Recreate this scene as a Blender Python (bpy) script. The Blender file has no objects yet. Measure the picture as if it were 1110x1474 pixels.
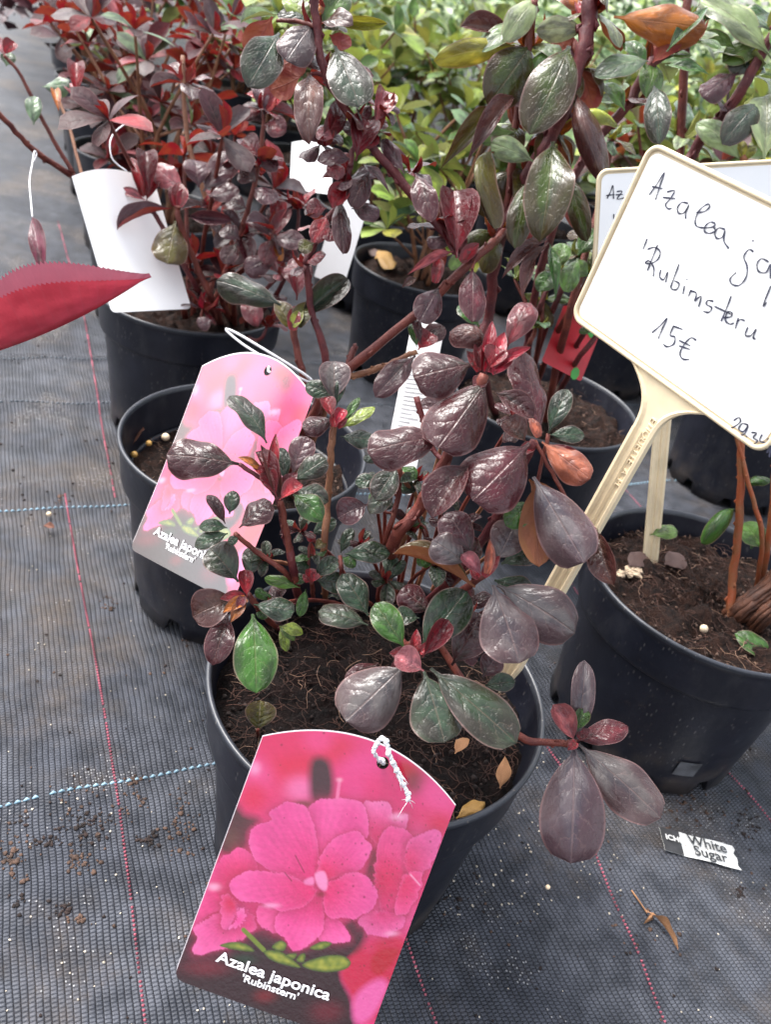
import bpy, bmesh, math, random
import numpy as np
from mathutils import Vector, Matrix, Euler
random.seed(7); np.random.seed(7)
R = math.radians
scn = bpy.context.scene
col = scn.collection

# ------------------------------------------------------------------ camera
PITCH, ROLL, CAMH, FPX = R(33.32), R(14.07), 0.4763, 1186.6
FW = Vector((0, math.cos(PITCH), -math.sin(PITCH)))
_U = Vector((0, math.sin(PITCH), math.cos(PITCH))); _X = Vector((1, 0, 0))
RT = _X*math.cos(ROLL) + _U*math.sin(ROLL)
UP = -_X*math.sin(ROLL) + _U*math.cos(ROLL)
CAM = Vector((0, 0, CAMH))
cd = bpy.data.cameras.new('camera'); cam = bpy.data.objects.new('camera', cd); col.objects.link(cam)
cam.matrix_world = Matrix(((RT.x, UP.x, -FW.x, CAM.x), (RT.y, UP.y, -FW.y, CAM.y), (RT.z, UP.z, -FW.z, CAM.z), (0, 0, 0, 1)))
cd.sensor_fit = 'VERTICAL'; cd.sensor_height = 24.0; cd.lens = FPX*24.0/1474.0
cd.clip_start = 0.01; cd.clip_end = 200
cd.dof.use_dof = True; cd.dof.focus_distance = 0.43; cd.dof.aperture_fstop = 9.0
scn.camera = cam

# ------------------------------------------------------------------ light
SUN_EL, SUN_AZ = R(58), R(-60)
w = bpy.data.worlds.new('World'); scn.world = w; w.use_nodes = True
nt = w.node_tree; nt.nodes.clear()
sky = nt.nodes.new('ShaderNodeTexSky'); sky.sky_type = 'NISHITA'; sky.sun_disc = False
sky.sun_elevation = SUN_EL; sky.sun_rotation = SUN_AZ; sky.air_density = 1.0; sky.dust_density = 4.0; sky.ozone_density = 1.0
hs = nt.nodes.new('ShaderNodeHueSaturation'); hs.inputs['Saturation'].default_value = 0.32
bg = nt.nodes.new('ShaderNodeBackground'); bg.inputs['Strength'].default_value = 0.15
wo = nt.nodes.new('ShaderNodeOutputWorld')
nt.links.new(sky.outputs[0], hs.inputs['Color']); nt.links.new(hs.outputs[0], bg.inputs[0]); nt.links.new(bg.outputs[0], wo.inputs[0])
sl = bpy.data.lights.new('sun', 'SUN'); sl.energy = 1.3; sl.angle = R(30); sl.color = (1, .97, .93)
so = bpy.data.objects.new('sun', sl); col.objects.link(so)
sd = Vector((math.sin(SUN_AZ)*math.cos(SUN_EL), math.cos(SUN_AZ)*math.cos(SUN_EL), math.sin(SUN_EL)))
so.rotation_euler = sd.to_track_quat('Z', 'Y').to_euler()
vs = scn.view_settings; vs.view_transform = 'Standard'; vs.look = 'None'; vs.exposure = 1.85; vs.gamma = 1.0; vs.use_curve_mapping = False
scn.cycles.use_denoising = True
scn.cycles.max_bounces = 6; scn.cycles.transparent_max_bounces = 6

# ------------------------------------------------------------------ projection helpers
def ray(x, y): return FW + RT*((x-555)/FPX) + UP*((737-y)/FPX)
def P(x, y, d): return CAM + ray(x, y)*d
def PZ(x, y, z):
    r = ray(x, y); return CAM + r*((z-CAMH)/r.z)
def depth(p): return (Vector(p)-CAM).dot(FW)
TH = R(29.3)
E1 = Vector((math.cos(TH), math.sin(TH), 0)); E2 = Vector((-math.sin(TH), math.cos(TH), 0))
def FAB(a, b, z=0): return E1*a + E2*b + Vector((0, 0, z))

# ------------------------------------------------------------------ object helpers
def link(o, parent=None):
    col.objects.link(o)
    if parent is not None: o.parent = parent
    return o
def mesh_obj(name, verts, faces, mat, parent=None, smooth=True, uvs=None):
    me = bpy.data.meshes.new(name); me.from_pydata([tuple(v) for v in verts], [], faces)
    if smooth: me.polygons.foreach_set('use_smooth', [True]*len(me.polygons))
    if mat: me.materials.append(mat)
    return link(bpy.data.objects.new(name, me), parent)
def thing(name, label, cat, loc=(0, 0, 0), group=None):
    o = bpy.data.objects.new(name, None); o.empty_display_size = .02; o.location = loc
    col.objects.link(o); tag(o, label, cat, group); return o
def tag(o, label=None, cat=None, group=None, kind=None):
    if label: o['label'] = label
    if cat: o['category'] = cat
    if group: o['group'] = group
    if kind: o['kind'] = kind
    return o
class MB:
    def __init__(s): s.v = []; s.f = []
    def add(s, v, f):
        b = len(s.v); s.v += [tuple(q) for q in v]; s.f += [tuple(i+b for i in q) for q in f]
    def tube(s, pts, rad, n=6, cap=True):
        pts = [Vector(p) for p in pts]; m = len(pts)
        if not hasattr(rad, '__len__'): rad = [rad]*m
        ref = None; vs_ = []; fs = []
        for i, p in enumerate(pts):
            t = (pts[min(i+1, m-1)]-pts[max(i-1, 0)])
            t = t.normalized() if t.length > 1e-9 else Vector((0, 0, 1))
            if ref is None: ref = t.orthogonal().normalized()
            ref = (ref - t*ref.dot(t))
            ref = ref.normalized() if ref.length > 1e-9 else t.orthogonal().normalized()
            b = t.cross(ref)
            for k in range(n):
                a = 2*math.pi*k/n; vs_.append(p + (ref*math.cos(a)+b*math.sin(a))*rad[i])
        for i in range(m-1):
            for k in range(n):
                fs.append((i*n+k, i*n+(k+1) % n, (i+1)*n+(k+1) % n, (i+1)*n+k))
        if cap: fs.append(tuple(range(n-1, -1, -1))); fs.append(tuple((m-1)*n+k for k in range(n)))
        s.add(vs_, fs)
    def blob(s, c, r, rnd=.25, n=6, m=4, sq=1.0):
        c = Vector(c); vs_ = [c+Vector((0, 0, r*sq))]; fs = []
        for j in range(1, m):
            for k in range(n):
                a = 2*math.pi*(k+.5*j)/n; b = math.pi*j/m; q = r*(1+random.uniform(-rnd, rnd))
                vs_.append(c+Vector((math.sin(b)*math.cos(a)*q, math.sin(b)*math.sin(a)*q, math.cos(b)*q*sq)))
        vs_.append(c-Vector((0, 0, r*sq)))
        for k in range(n): fs.append((0, 1+k, 1+(k+1) % n))
        for j in range(m-2):
            for k in range(n):
                a = 1+j*n; fs.append((a+k, a+n+k, a+n+(k+1) % n, a+(k+1) % n))
        l = len(vs_)-1; a = 1+(m-2)*n
        for k in range(n): fs.append((a+k, l, a+(k+1) % n))
        s.add(vs_, fs)
    def build(s, name, mat, parent=None, smooth=True): return mesh_obj(name, s.v, s.f, mat, parent, smooth)
def spline(pts, n=6):
    pts = [Vector(p) for p in pts]
    if len(pts) < 3:
        return [pts[0].lerp(pts[1], i/n) for i in range(n+1)]
    out = []
    for i in range(len(pts)-1):
        p0 = pts[max(i-1, 0)]; p1 = pts[i]; p2 = pts[i+1]; p3 = pts[min(i+2, len(pts)-1)]
        for k in range(n):
            t = k/n
            out.append(.5*((2*p1)+(p2-p0)*t+(2*p0-5*p1+4*p2-p3)*t*t+(3*p1-p0-3*p2+p3)*t**3))
    out.append(pts[-1]); return out

# ------------------------------------------------------------------ materials
class NB:
    """tiny node builder"""
    def __init__(s, name):
        s.m = bpy.data.materials.new(name); s.m.use_nodes = True; s.t = s.m.node_tree; s.t.nodes.clear()
        s.out = s.t.nodes.new('ShaderNodeOutputMaterial')
    def n(s, typ, **kw):
        nd = s.t.nodes.new(typ)
        for k, v in kw.items():
            if k[0] == '_': setattr(nd, k[1:], v)
        return nd
    def set(s, sock, v):
        if hasattr(v, 'is_output') or isinstance(v, bpy.types.NodeSocket): s.t.links.new(v, sock)
        else: sock.default_value = v
    def math(s, op, a, b=0.0, c=None, clamp=False):
        nd = s.n('ShaderNodeMath'); nd.operation = op; nd.use_clamp = clamp
        s.set(nd.inputs[0], a); s.set(nd.inputs[1], b)
        if c is not None: s.set(nd.inputs[2], c)
        return nd.outputs[0]
    def ramp(s, v, lo, hi, a=0.0, b=1.0, smooth=True):
        nd = s.n('ShaderNodeMapRange'); nd.interpolation_type = 'SMOOTHSTEP' if smooth else 'LINEAR'
        s.set(nd.inputs['Value'], v); nd.inputs['From Min'].default_value = lo; nd.inputs['From Max'].default_value = hi
        nd.inputs['To Min'].default_value = a; nd.inputs['To Max'].default_value = b; return nd.outputs[0]
    def mix(s, f, a, b, blend='MIX'):
        nd = s.n('ShaderNodeMix'); nd.data_type = 'RGBA'; nd.blend_type = blend
        s.set(nd.inputs[0], f); s.set(nd.inputs[6], a); s.set(nd.inputs[7], b); return nd.outputs[2]
    def noise(s, vec, scale, detail=3, rough=.55, dist=0.0):
        nd = s.n('ShaderNodeTexNoise'); nd.inputs['Scale'].default_value = scale; nd.inputs['Detail'].default_value = detail
        nd.inputs['Roughness'].default_value = rough; nd.inputs['Distortion'].default_value = dist
        if vec is not None: s.t.links.new(vec, nd.inputs['Vector'])
        return nd.outputs['Fac']
    def voro(s, vec, scale, feature='F1', out='Distance', rnd=1.0):
        nd = s.n('ShaderNodeTexVoronoi'); nd.feature = feature; nd.inputs['Scale'].default_value = scale
        nd.inputs['Randomness'].default_value = rnd
        if vec is not None: s.t.links.new(vec, nd.inputs['Vector'])
        return nd.outputs[out]
    def obj(s): return s.n('ShaderNodeTexCoord').outputs['Object']
    def sep(s, v):
        nd = s.n('ShaderNodeSeparateXYZ'); s.t.links.new(v, nd.inputs[0]); return nd.outputs
    def comb(s, x, y, z=0.0):
        nd = s.n('ShaderNodeCombineXYZ'); s.set(nd.inputs[0], x); s.set(nd.inputs[1], y); s.set(nd.inputs[2], z); return nd.outputs[0]
    def bump(s, h, strength=.5, dist=.001, normal=None):
        nd = s.n('ShaderNodeBump'); nd.inputs['Strength'].default_value = strength; nd.inputs['Distance'].default_value = dist
        s.t.links.new(h, nd.inputs['Height'])
        if normal is not None: s.t.links.new(normal, nd.inputs['Normal'])
        return nd.outputs[0]
    def bsdf(s, color, rough=.5, spec=.5, normal=None, **kw):
        nd = s.n('ShaderNodeBsdfPrincipled'); s.set(nd.inputs['Base Color'], color); s.set(nd.inputs['Roughness'], rough)
        s.set(nd.inputs['Specular IOR Level'], spec)
        if normal is not None: s.t.links.new(normal, nd.inputs['Normal'])
        for k, v in kw.items(): s.set(nd.inputs[k.replace('_', ' ')], v)
        return nd.outputs[0]
    def done(s, shader): s.t.links.new(shader, s.out.inputs['Surface']); return s.m
def c4(c): return (c[0], c[1], c[2], 1.0)
def srgb(r, g, b):
    f = lambda c: (c/255/12.92) if c/255 <= .04045 else ((c/255+.055)/1.055)**2.4
    return (f(r), f(g), f(b))

def plain(name, color, rough=.5, var=.25, scale=60, bumps=.0, spec=.5, speck=None):
    b = NB(name); o = b.obj(); nz = b.noise(o, scale, 4)
    cc = b.mix(b.ramp(nz, .3, .7), c4([q*(1-var) for q in color]), c4([min(1, q*(1+var)) for q in color]))
    if speck:
        sp = b.ramp(b.noise(o, speck[1], 2, .7), speck[2], speck[2]+.06); cc = b.mix(sp, cc, c4(speck[0]))
    nm = b.bump(b.noise(o, scale*3, 4), bumps, .001) if bumps else None
    return b.done(b.bsdf(cc, rough, spec, nm))

def leaf_material(name, hero=True):
    b = NB(name)
    oi = b.n('ShaderNodeObjectInfo'); C = oi.outputs['Color']; A = oi.outputs['Alpha']; RND = oi.outputs['Random']
    uv = b.n('ShaderNodeUVMap').outputs[0]; x, y, _ = b.sep(uv)
    geo = b.n('ShaderNodeNewGeometry'); back = geo.outputs['Backfacing']
    us = b.math('MULTIPLY_ADD', x, 2.0, -1.0); au = b.math('ABSOLUTE', us)
    off = b.comb(b.math('MULTIPLY', RND, 37.0), b.math('MULTIPLY', RND, 91.0), 0.0)
    va = b.n('ShaderNodeVectorMath'); va.operation = 'ADD'; b.t.links.new(uv, va.inputs[0]); b.t.links.new(off, va.inputs[1]); uvo = va.outputs[0]
    n1 = b.noise(uvo, 2.2, 3); n2 = b.noise(uvo, 7.0, 3)
    rib = b.ramp(au, .012, .055, 1.0, 0.0)
    wob = b.math('ADD', b.math('MULTIPLY_ADD', n2, .9, -.45), b.math('MULTIPLY', RND, 3.0))
    ph = b.math('ADD', b.math('MULTIPLY_ADD', y, 5.2, wob), b.math('MULTIPLY', b.math('POWER', au, 1.25), -1.35))
    tri = b.math('ABSOLUTE', b.math('MULTIPLY_ADD', b.math('FRACT', ph), 2.0, -1.0))      # 1 at a side vein, 0 between
    vein = b.math('MULTIPLY', b.math('MULTIPLY', b.ramp(tri, .88, .99), b.ramp(au, .9, .35)), b.ramp(n1, .3, .6, .35, 1.0))
    # base colour: the blade shifts towards green or purple along its length, mottled
    grn = b.mix(.55, C, (.05, .085, .028, 1)); 
    gfac = b.math('MULTIPLY', b.math('MULTIPLY', b.ramp(n1, .42, .68), b.ramp(y, .8, .15)), b.ramp(RND, .2, .9, .05, .6))
    top = b.mix(gfac, C, grn)
    top = b.mix(b.ramp(n1, .38, .62), top, b.mix(1.0, top, (.42, .40, .5, 1), 'MULTIPLY'))
    top = b.mix(b.ramp(b.noise(uvo, 3.1, 4, .6, .6), .55, .75), top, b.mix(1.0, top, (1.7, 1.5, 1.5, 1), 'MULTIPLY'))
    vc = b.mix(.35, C, (.24, .12, .10, 1))
    sm = b.math('ADD', b.math('MULTIPLY_ADD', au, .55, b.math('MULTIPLY', y, .45)), b.math('MULTIPLY_ADD', n1, .9, -.45))
    top = b.mix(b.math('MULTIPLY', b.math('MULTIPLY', b.ramp(sm, .36, .66), A), .8), top, b.mix(.3, (.045, .008, .011, 1), C))
    net = b.ramp(b.voro(uvo, 15.0, 'DISTANCE_TO_EDGE'), .035, .0)
    top = b.mix(b.math('MULTIPLY', net, .12), top, vc)
    top = b.mix(b.math('MULTIPLY', vein, .38), top, vc)
    top = b.mix(b.math('MULTIPLY', rib, .45), top, vc)
    edge = b.ramp(au, .90, .99)
    top = b.mix(b.math('MULTIPLY', edge, .35), top, (.30, .16, .15, 1))
    # fine hairs and mineral specks
    hr = b.n('ShaderNodeMapping'); hr.inputs['Scale'].default_value = (1.0, .38, 1); hr.inputs['Rotation'].default_value = (0, 0, .5)
    b.t.links.new(uvo, hr.inputs['Vector'])
    hair = b.ramp(b.voro(hr.outputs[0], 34.0 if hero else 22.0), .13, .05)
    hair = b.math('MULTIPLY', hair, b.ramp(b.noise(uvo, 4.0, 2), .36, .55))
    top = b.mix(b.math('MULTIPLY', hair, .24), top, (.34, .29, .28, 1))
    # underside: redness in alpha
    un = b.mix(A, b.mix(.5, C, (.20, .26, .08, 1)), b.mix(b.ramp(n1, .35, .65), (.19, .008, .016, 1), (.22, .035, .018, 1)))
    un = b.mix(b.math('MULTIPLY', b.math('MAXIMUM', vein, rib), .4), un, (.11, .02, .015, 1))
    cc = b.mix(back, top, un)
    blade = b.math('POWER', b.math('SUBTRACT', 1.0, tri), .5)
    h = b.math('ADD', b.math('MULTIPLY', blade, b.ramp(au, 1.0, .4, 0, .55)), b.math('MULTIPLY', rib, -.5))
    h = b.math('ADD', h, b.math('MULTIPLY', net, -.25))
    h = b.math('ADD', h, b.math('MULTIPLY', b.noise(uvo, 2.6, 2), 1.7))
    h = b.math('ADD', h, b.math('MULTIPLY', n2, .8)); h = b.math('ADD', h, b.math('MULTIPLY', hair, .5))
    nm = b.bump(h, .5 if hero else .4, .0011)
    rough = b.math('MULTIPLY_ADD', n1, .22, .14 if hero else .36)
    rough = b.mix(back, rough, (.6, .6, .6, 1))
    pr = b.bsdf(cc, rough, .46 if hero else .26, nm)
    tr = b.n('ShaderNodeBsdfTranslucent'); b.t.links.new(b.mix(.5, cc, b.mix(1.0, cc, (1.6, 1.25, .9, 1), 'MULTIPLY')), tr.inputs[0])
    ms = b.n('ShaderNodeMixShader'); ms.inputs[0].default_value = .15 if hero else .22
    b.t.links.new(pr, ms.inputs[1]); b.t.links.new(tr.outputs[0], ms.inputs[2])
    return b.done(ms.outputs[0])
LEAF = leaf_material('leaf_blade'); LEAFB = leaf_material('leaf_blade_far', False)

def stem_material(name, ca, cb, scale=1.0):
    b = NB(name); o = b.obj(); n1 = b.noise(o, 90*scale, 4); n2 = b.noise(o, 700*scale, 3, .7)
    mp = b.n('ShaderNodeMapping'); mp.inputs['Scale'].default_value = (1, 1, .25); b.t.links.new(o, mp.inputs[0])
    n3 = b.noise(mp.outputs[0], 900, 3)
    cc = b.mix(b.ramp(n1, .35, .65), c4(ca), c4(cb))
    cc = b.mix(b.math('MULTIPLY', b.ramp(n2, .60, .68), .4), cc, (.30, .15, .10, 1))
    return b.done(b.bsdf(cc, .55, .4, b.bump(b.math('ADD', n3, n2), .6, .0008)))
STEM_RED = stem_material('stem_red', (.085, .014, .011), (.15, .032, .020))
STEM_DARK = stem_material('stem_dark_red', (.060, .007, .011), (.105, .015, .016))
STEM_BR = stem_material('stem_brown', (.16, .060, .030), (.24, .11, .055))
STEM_OR = stem_material('stem_orange', (.25, .055, .018), (.20, .075, .03))
BARK = stem_material('bark', (.040, .016, .010), (.095, .034, .017))

def plastic_black():
    b = NB('pot_plastic'); o = b.obj()
    n = b.noise(o, 35, 4); cc = b.mix(b.ramp(n, .4, .75), (.0055, .0065, .0125, 1), (.011, .0125, .021, 1))
    sx = b.n('ShaderNodeMapping'); sx.inputs['Scale'].default_value = (1, 1, .35); b.t.links.new(o, sx.inputs[0])
    sp = b.ramp(b.voro(sx.outputs[0], 300), .24, .12); sp = b.math('MULTIPLY', sp, b.ramp(b.noise(o, 26, 4), .42, .60))
    cc = b.mix(b.math('MULTIPLY', sp, .45), cc, (.14, .13, .125, 1))
    z = b.sep(o)[2]
    dirt = b.math('MULTIPLY', b.ramp(z, .06, .0), b.ramp(b.noise(o, 40, 5), .38, .7))
    cc = b.mix(b.math('MULTIPLY', dirt, .5), cc, (.085, .065, .05, 1))
    film = b.ramp(b.noise(sx.outputs[0], 30, 6, .75), .48, .78); cc = b.mix(b.math('MULTIPLY', film, .6), cc, (.040, .040, .044, 1)); spl = b.math('MULTIPLY', b.ramp(b.noise(o, 150, 4, .7), .60, .72), b.ramp(b.noise(o, 12, 3), .48, .62)); cc = b.mix(b.math('MULTIPLY', spl, .5), cc, (.09, .065, .05, 1))
    rg = b.math('MULTIPLY_ADD', b.noise(o, 50, 3), .2, .30)
    return b.done(b.bsdf(cc, rg, .5, b.bump(b.noise(o, 260, 3), .12, .0008)))
POT = plastic_black()
RIMM = plain('pot_rim_plastic', (.022, .025, .033), .38, .2, 80, .1, .55, ((.12, .11, .1), 420, .66))

def soil_material(name, c1, c2, c3):
    b = NB(name); o = b.obj(); n = b.noise(o, 130, 6, .65); n2 = b.noise(o, 520, 4, .7); n3 = b.noise(o, 28, 3)
    cc = b.mix(b.ramp(n, .34, .66), c4(c1), c4(c2)); cc = b.mix(b.math('MULTIPLY', b.ramp(n2, .58, .72), .7), cc, c4(c3))
    cc = b.mix(b.math('MULTIPLY', b.ramp(n3, .5, .7), .35), cc, c4([q*.45 for q in c1]))
    return b.done(b.bsdf(cc, .9, .25, b.bump(b.math('ADD', n, b.math('MULTIPLY', n2, .6)), 1.0, .006)))
SOIL = soil_material('soil_dark', (.0032, .0016, .0015), (.015, .0062, .0050), (.042, .018, .013))
SOILB = soil_material('soil_brown', (.0075, .0034, .0023), (.036, .0150, .0092), (.100, .044, .024))
FIBRE = plain('root_fibre', (.060, .024, .015), .8, .5, 60)
FIBRE_P = plain('pale_root', (.22, .13, .085), .8, .4, 60)
CRUMB = plain('soil_crumb', (.016, .0085, .007), .95, .6, 150, .4)
CRUMB_B = plain('bark_crumb', (.06, .033, .022), .9, .5, 120, .4)
CRUMB_W = plain('pale_grit', (.42, .37, .30), .7, .4, 120)
PELLET = plain('fertiliser_pellet', (.62, .36, .10), .35, .25, 160)
PELLET_W = plain('pale_pellet', (.70, .55, .38), .4, .2, 160)
CREAM = plain('cream_plastic', (.70, .575, .385), .42, .08, 70, .08, .5, ((.30, .19, .09), 130, .74))
WHITE = plain('white_card', (.86, .86, .86), .45, .02, 30)
CARD = plain('white_tag_card', (.88, .88, .88), .38, .02, 30)
INK = plain('pen_ink', (.028, .030, .055), .5, .3, 300)
PRINT_W = plain('white_print', (.88, .86, .88), .4, .02, 50)
STRING = plain('white_string', (.72, .72, .74), .75, .15, 600, .5)
DRY = plain('dry_leaf', (.34, .17, .08), .8, .35, 90, .3)
YEL = plain('yellow_leaf', (.27, .15, .035), .6, .3, 110, .3)

# ------------------------------------------------------------------ leaf meshes
def prof_obovate(v):
    if v < .09: return .07
    t = (v-.09)/.91; return max(.07*(1-t), t**.80*(1-t)**.47/.426)
def prof_ell(v):
    if v < .07: return .09
    t = (v-.07)/.93; return max(.09*(1-t), t**.85*(1-t)**.62/.365)
def prof_lance(v):
    if v < .05: return .12
    t = (v-.05)/.95; return max(.1*(1-t), math.sin(math.pi*t**.85)**1.15)
def prof_bract(v):
    t = v; return max(.02, (math.sin(math.pi*(.18+.82*t)))**.9)
def leaf_mesh(name, prof, arch=.05, fold=.15, cup=.0, wav=.0, droop=.0, nu=4, nv=18, pucker=.006, mat=None, twist=0.0, seed=0, serr=0):
    vs_, fs, uv = [], [], []
    for j in range(nv+1):
        v = j/nv; hw = prof(v)/2
        if serr: hw *= 1 + (.03 if j % 2 else -.03)
        for i in range(-nu, nu+1):
            u = i/nu; xx = u*hw
            z = arch*4*v*(1-v) + fold*abs(xx)*.5 - cup*u*u*hw + wav*math.sin(v*12+seed+u)*u*u*hw
            z += pucker*abs(math.sin(math.pi*(v*5.2-1.35*abs(u)**1.25)))*(1-abs(u)**3)*min(1, hw*4)
            z -= droop*(v**3-v)
            z += .012*math.sin(v*5+seed*1.7)*math.sin(u*2.2+seed)
            tw = twist*v; xx2 = xx*math.cos(tw); z += xx*math.sin(tw)*.5
            vs_.append((xx2, v, z)); uv.append((u*.5+.5, v))
    n = 2*nu+1
    for j in range(nv):
        for i in range(n-1): fs.append((j*n+i, j*n+i+1, (j+1)*n+i+1, (j+1)*n+i))
    me = bpy.data.meshes.new(name); me.from_pydata(vs_, [], fs)
    me.polygons.foreach_set('use_smooth', [True]*len(me.polygons))
    ul = me.uv_layers.new(name='UVMap'); idx = [l.vertex_index for l in me.loops]
    ul.data.foreach_set('uv', [c for k in idx for c in uv[k]])
    me.materials.append(mat or LEAF); return me
LM = {
 'o': [leaf_mesh('leaf_obovate', prof_obovate, (.05, .09, .03, .07, .05)[k], (.22, .35, .1, .5, .15)[k], (.1, .3, .2, 0, .4)[k], (.03, .07, .1, .05, .08)[k], droop=(.0, .1, .05, .12, -.06)[k], seed=k*1.3, twist=(.25, -.4, .1, .5, -.2)[k]) for k in range(5)],
 'f': [leaf_mesh('leaf_flat', prof_obovate, .02+.03*k, .06+.1*k, .25, .09, droop=.06*k, seed=2+k, twist=(-.25, .3, .1)[k]) for k in range(3)],
 'v': [leaf_mesh('leaf_folded', prof_ell, .07, .85, 0, .03, seed=4)],
 'd': [leaf_mesh('leaf_arched', prof_ell, .13, .2, .15, .04, seed=5+k, twist=.35*(1-2*k)) for k in range(2)],
 'e': [leaf_mesh('leaf_elliptic', prof_ell, .05+.03*k, .2+.12*k, .15, .08, droop=.05*k, seed=7+k, twist=.4*(1-k)) for k in range(3)],
 'c': [leaf_mesh('leaf_curled', prof_ell, .34, .1, .5, .06, seed=9, twist=.5)],
 'l': [leaf_mesh('leaf_narrow', prof_lance, .09, .4, 0, .05, seed=10, twist=.5)],
 'b': [leaf_mesh('bract', prof_bract, .10, .6, 0, 0, nu=2, nv=8, pucker=0)],
 's': [leaf_mesh('leaf_spoon', prof_obovate, .06, .7, -.2, 0, nu=3, nv=10, pucker=.004)],
}
BM_ = [leaf_mesh('background_leaf', prof_obovate, .06, .25, .1, 0, nu=1, nv=6, pucker=0, mat=LEAFB),
       leaf_mesh('background_leaf', prof_ell, .10, .35, .1, 0, nu=1, nv=6, pucker=0, mat=LEAFB, twist=.4),
       leaf_mesh('background_leaf', prof_ell, .03, .5, 0, 0, nu=1, nv=6, pucker=0, mat=LEAFB, twist=-.4)]
PAL = {  # colour, underside redness
 'dp': ((.034, .0045, .0065), 1), 'gp': ((.060, .022, .029), 1), 'pu': ((.066, .008, .014), 1), 'gr': ((.030, .050, .028), .5),
 'dg': ((.014, .038, .016), .2), 'gn': ((.034, .100, .014), .12), 'lg': ((.22, .31, .045), .05), 'rd': ((.25, .008, .016), 1),
 'dr': ((.115, .006, .012), 1), 'pk': ((.36, .10, .11), .9), 'or': ((.42, .13, .016), .9), 'ol': ((.075, .068, .010), .7),
 'br': ((.075, .028, .020), .9), 'pg': ((.26, .33, .16), .05), 'sa': ((.40, .11, .06), .9), 'cr': ((.42, .012, .035), 1),
 'tg': ((.042, .062, .008), .95), 'gy': ((.105, .082, .084), .9), 'yg': ((.29, .31, .035), .05), 'mg': ((.085, .170, .032), .05), 'bg': ((.12, .20, .10), .05)}  # gy: grey leaf tone, with sky reflection painted in on the front plant
def leaf_mat(base, tip, nrm, width):
    y = tip-base; L = y.length; y = y/L; z = nrm - y*nrm.dot(y)
    z = z.normalized() if z.length > 1e-5 else y.orthogonal().normalized()
    x = y.cross(z)
    return Matrix(((x.x*width, y.x*L, z.x*L, base.x), (x.y*width, y.y*L, z.y*L, base.y), (x.z*width, y.z*L, z.z*L, base.z), (0, 0, 0, 1)))
def put_leaf(parent, me, base, tip, nrm, width, colr, name='leaf', jit=.18):
    o = bpy.data.objects.new(name, me); link(o, parent)
    m = leaf_mat(base, tip, nrm, width)
    if parent: m = Matrix.Translation(-parent.location) @ m
    o.matrix_basis = m
    c, red = colr; j = 1+random.uniform(-jit, jit)
    o.color = (c[0]*j*(1+random.uniform(-.08, .08)), c[1]*j*(1+random.uniform(-.08, .08)), c[2]*j, red); return o
UPV = Vector((0, 0, 1))
def hero_leaves(parent, text, d0, name='leaf'):
    """one leaf a line: base x y, tip x y, breadth (px), colour, [mesh], [roll], [base depth offset mm], [tip depth offset mm]; u = underside to the viewer"""
    for ln in text.strip().splitlines():
        t = ln.split()
        bx, by, tx, ty, wd = map(float, t[:5]); c = t[5]; kind = 'o'; roll = random.uniform(-12, 12); db = dt = None; under = False
        nums = []
        for q in t[6:]:
            if q == 'u': under = True
            elif q in LM: kind = q
            else: nums.append(float(q))
        if nums: roll = nums[0]
        db = (nums[1]*.001) if len(nums) > 1 else random.uniform(-.003, .003)
        d = d0+db; Li = math.hypot(tx-bx, ty-by)*d/FPX
        dt = (nums[2]*.001) if len(nums) > 2 else ((by-ty)/max(1, math.hypot(tx-bx, ty-by))*.35-.08)*Li
        b = P(bx, by, d); e = P(tx, ty, d+dt)
        n = ((CAM-b).normalized()*.75 + UPV*.55); ax = (e-b).normalized()
        n = (n-ax*n.dot(ax)).normalized(); n = Matrix.Rotation(R(roll), 3, ax) @ n
        if under: n = -n
        put_leaf(parent, random.choice(LM[kind]), b, e, n, wd*d/FPX, PAL[c], 'bract' if kind == 'b' else name)
def stem(parent, pts, r0, r1, mat, name='stem', n=8, nodes=True, seg=6):
    """pts: (px,py,depth) or Vector, base first"""
    w_ = [p if isinstance(p, Vector) else P(*p) for p in pts]
    s = spline(w_, seg); m = len(s)
    loc = parent.location
    s = [p + Vector((random.uniform(-1, 1), random.uniform(-1, 1), random.uniform(-1, 1)))*r1*.25 - loc for p in s]
    rad = [(r0+(r1-r0)*i/(m-1))*random.uniform(.92, 1.08) for i in range(m)]
    mb = MB(); mb.tube(s, rad, n)
    if nodes:
        for i in range(1, m-1):
            if random.random() < .4:
                t = (s[i+1]-s[i]).normalized(); o = t.orthogonal().normalized(); o = Matrix.Rotation(random.uniform(0, 6.28), 3, t) @ o
                q = s[i]+o*rad[i]*.8; mb.tube([q-t*rad[i]*.6, q+o*rad[i]*.45, q+t*rad[i]*1.0], [rad[i]*.2, rad[i]*.33, rad[i]*.1], 5)
    return mb.build(name, mat, parent)
def hairs(parent, pts, r, count, L=.0016):
    pass

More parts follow.
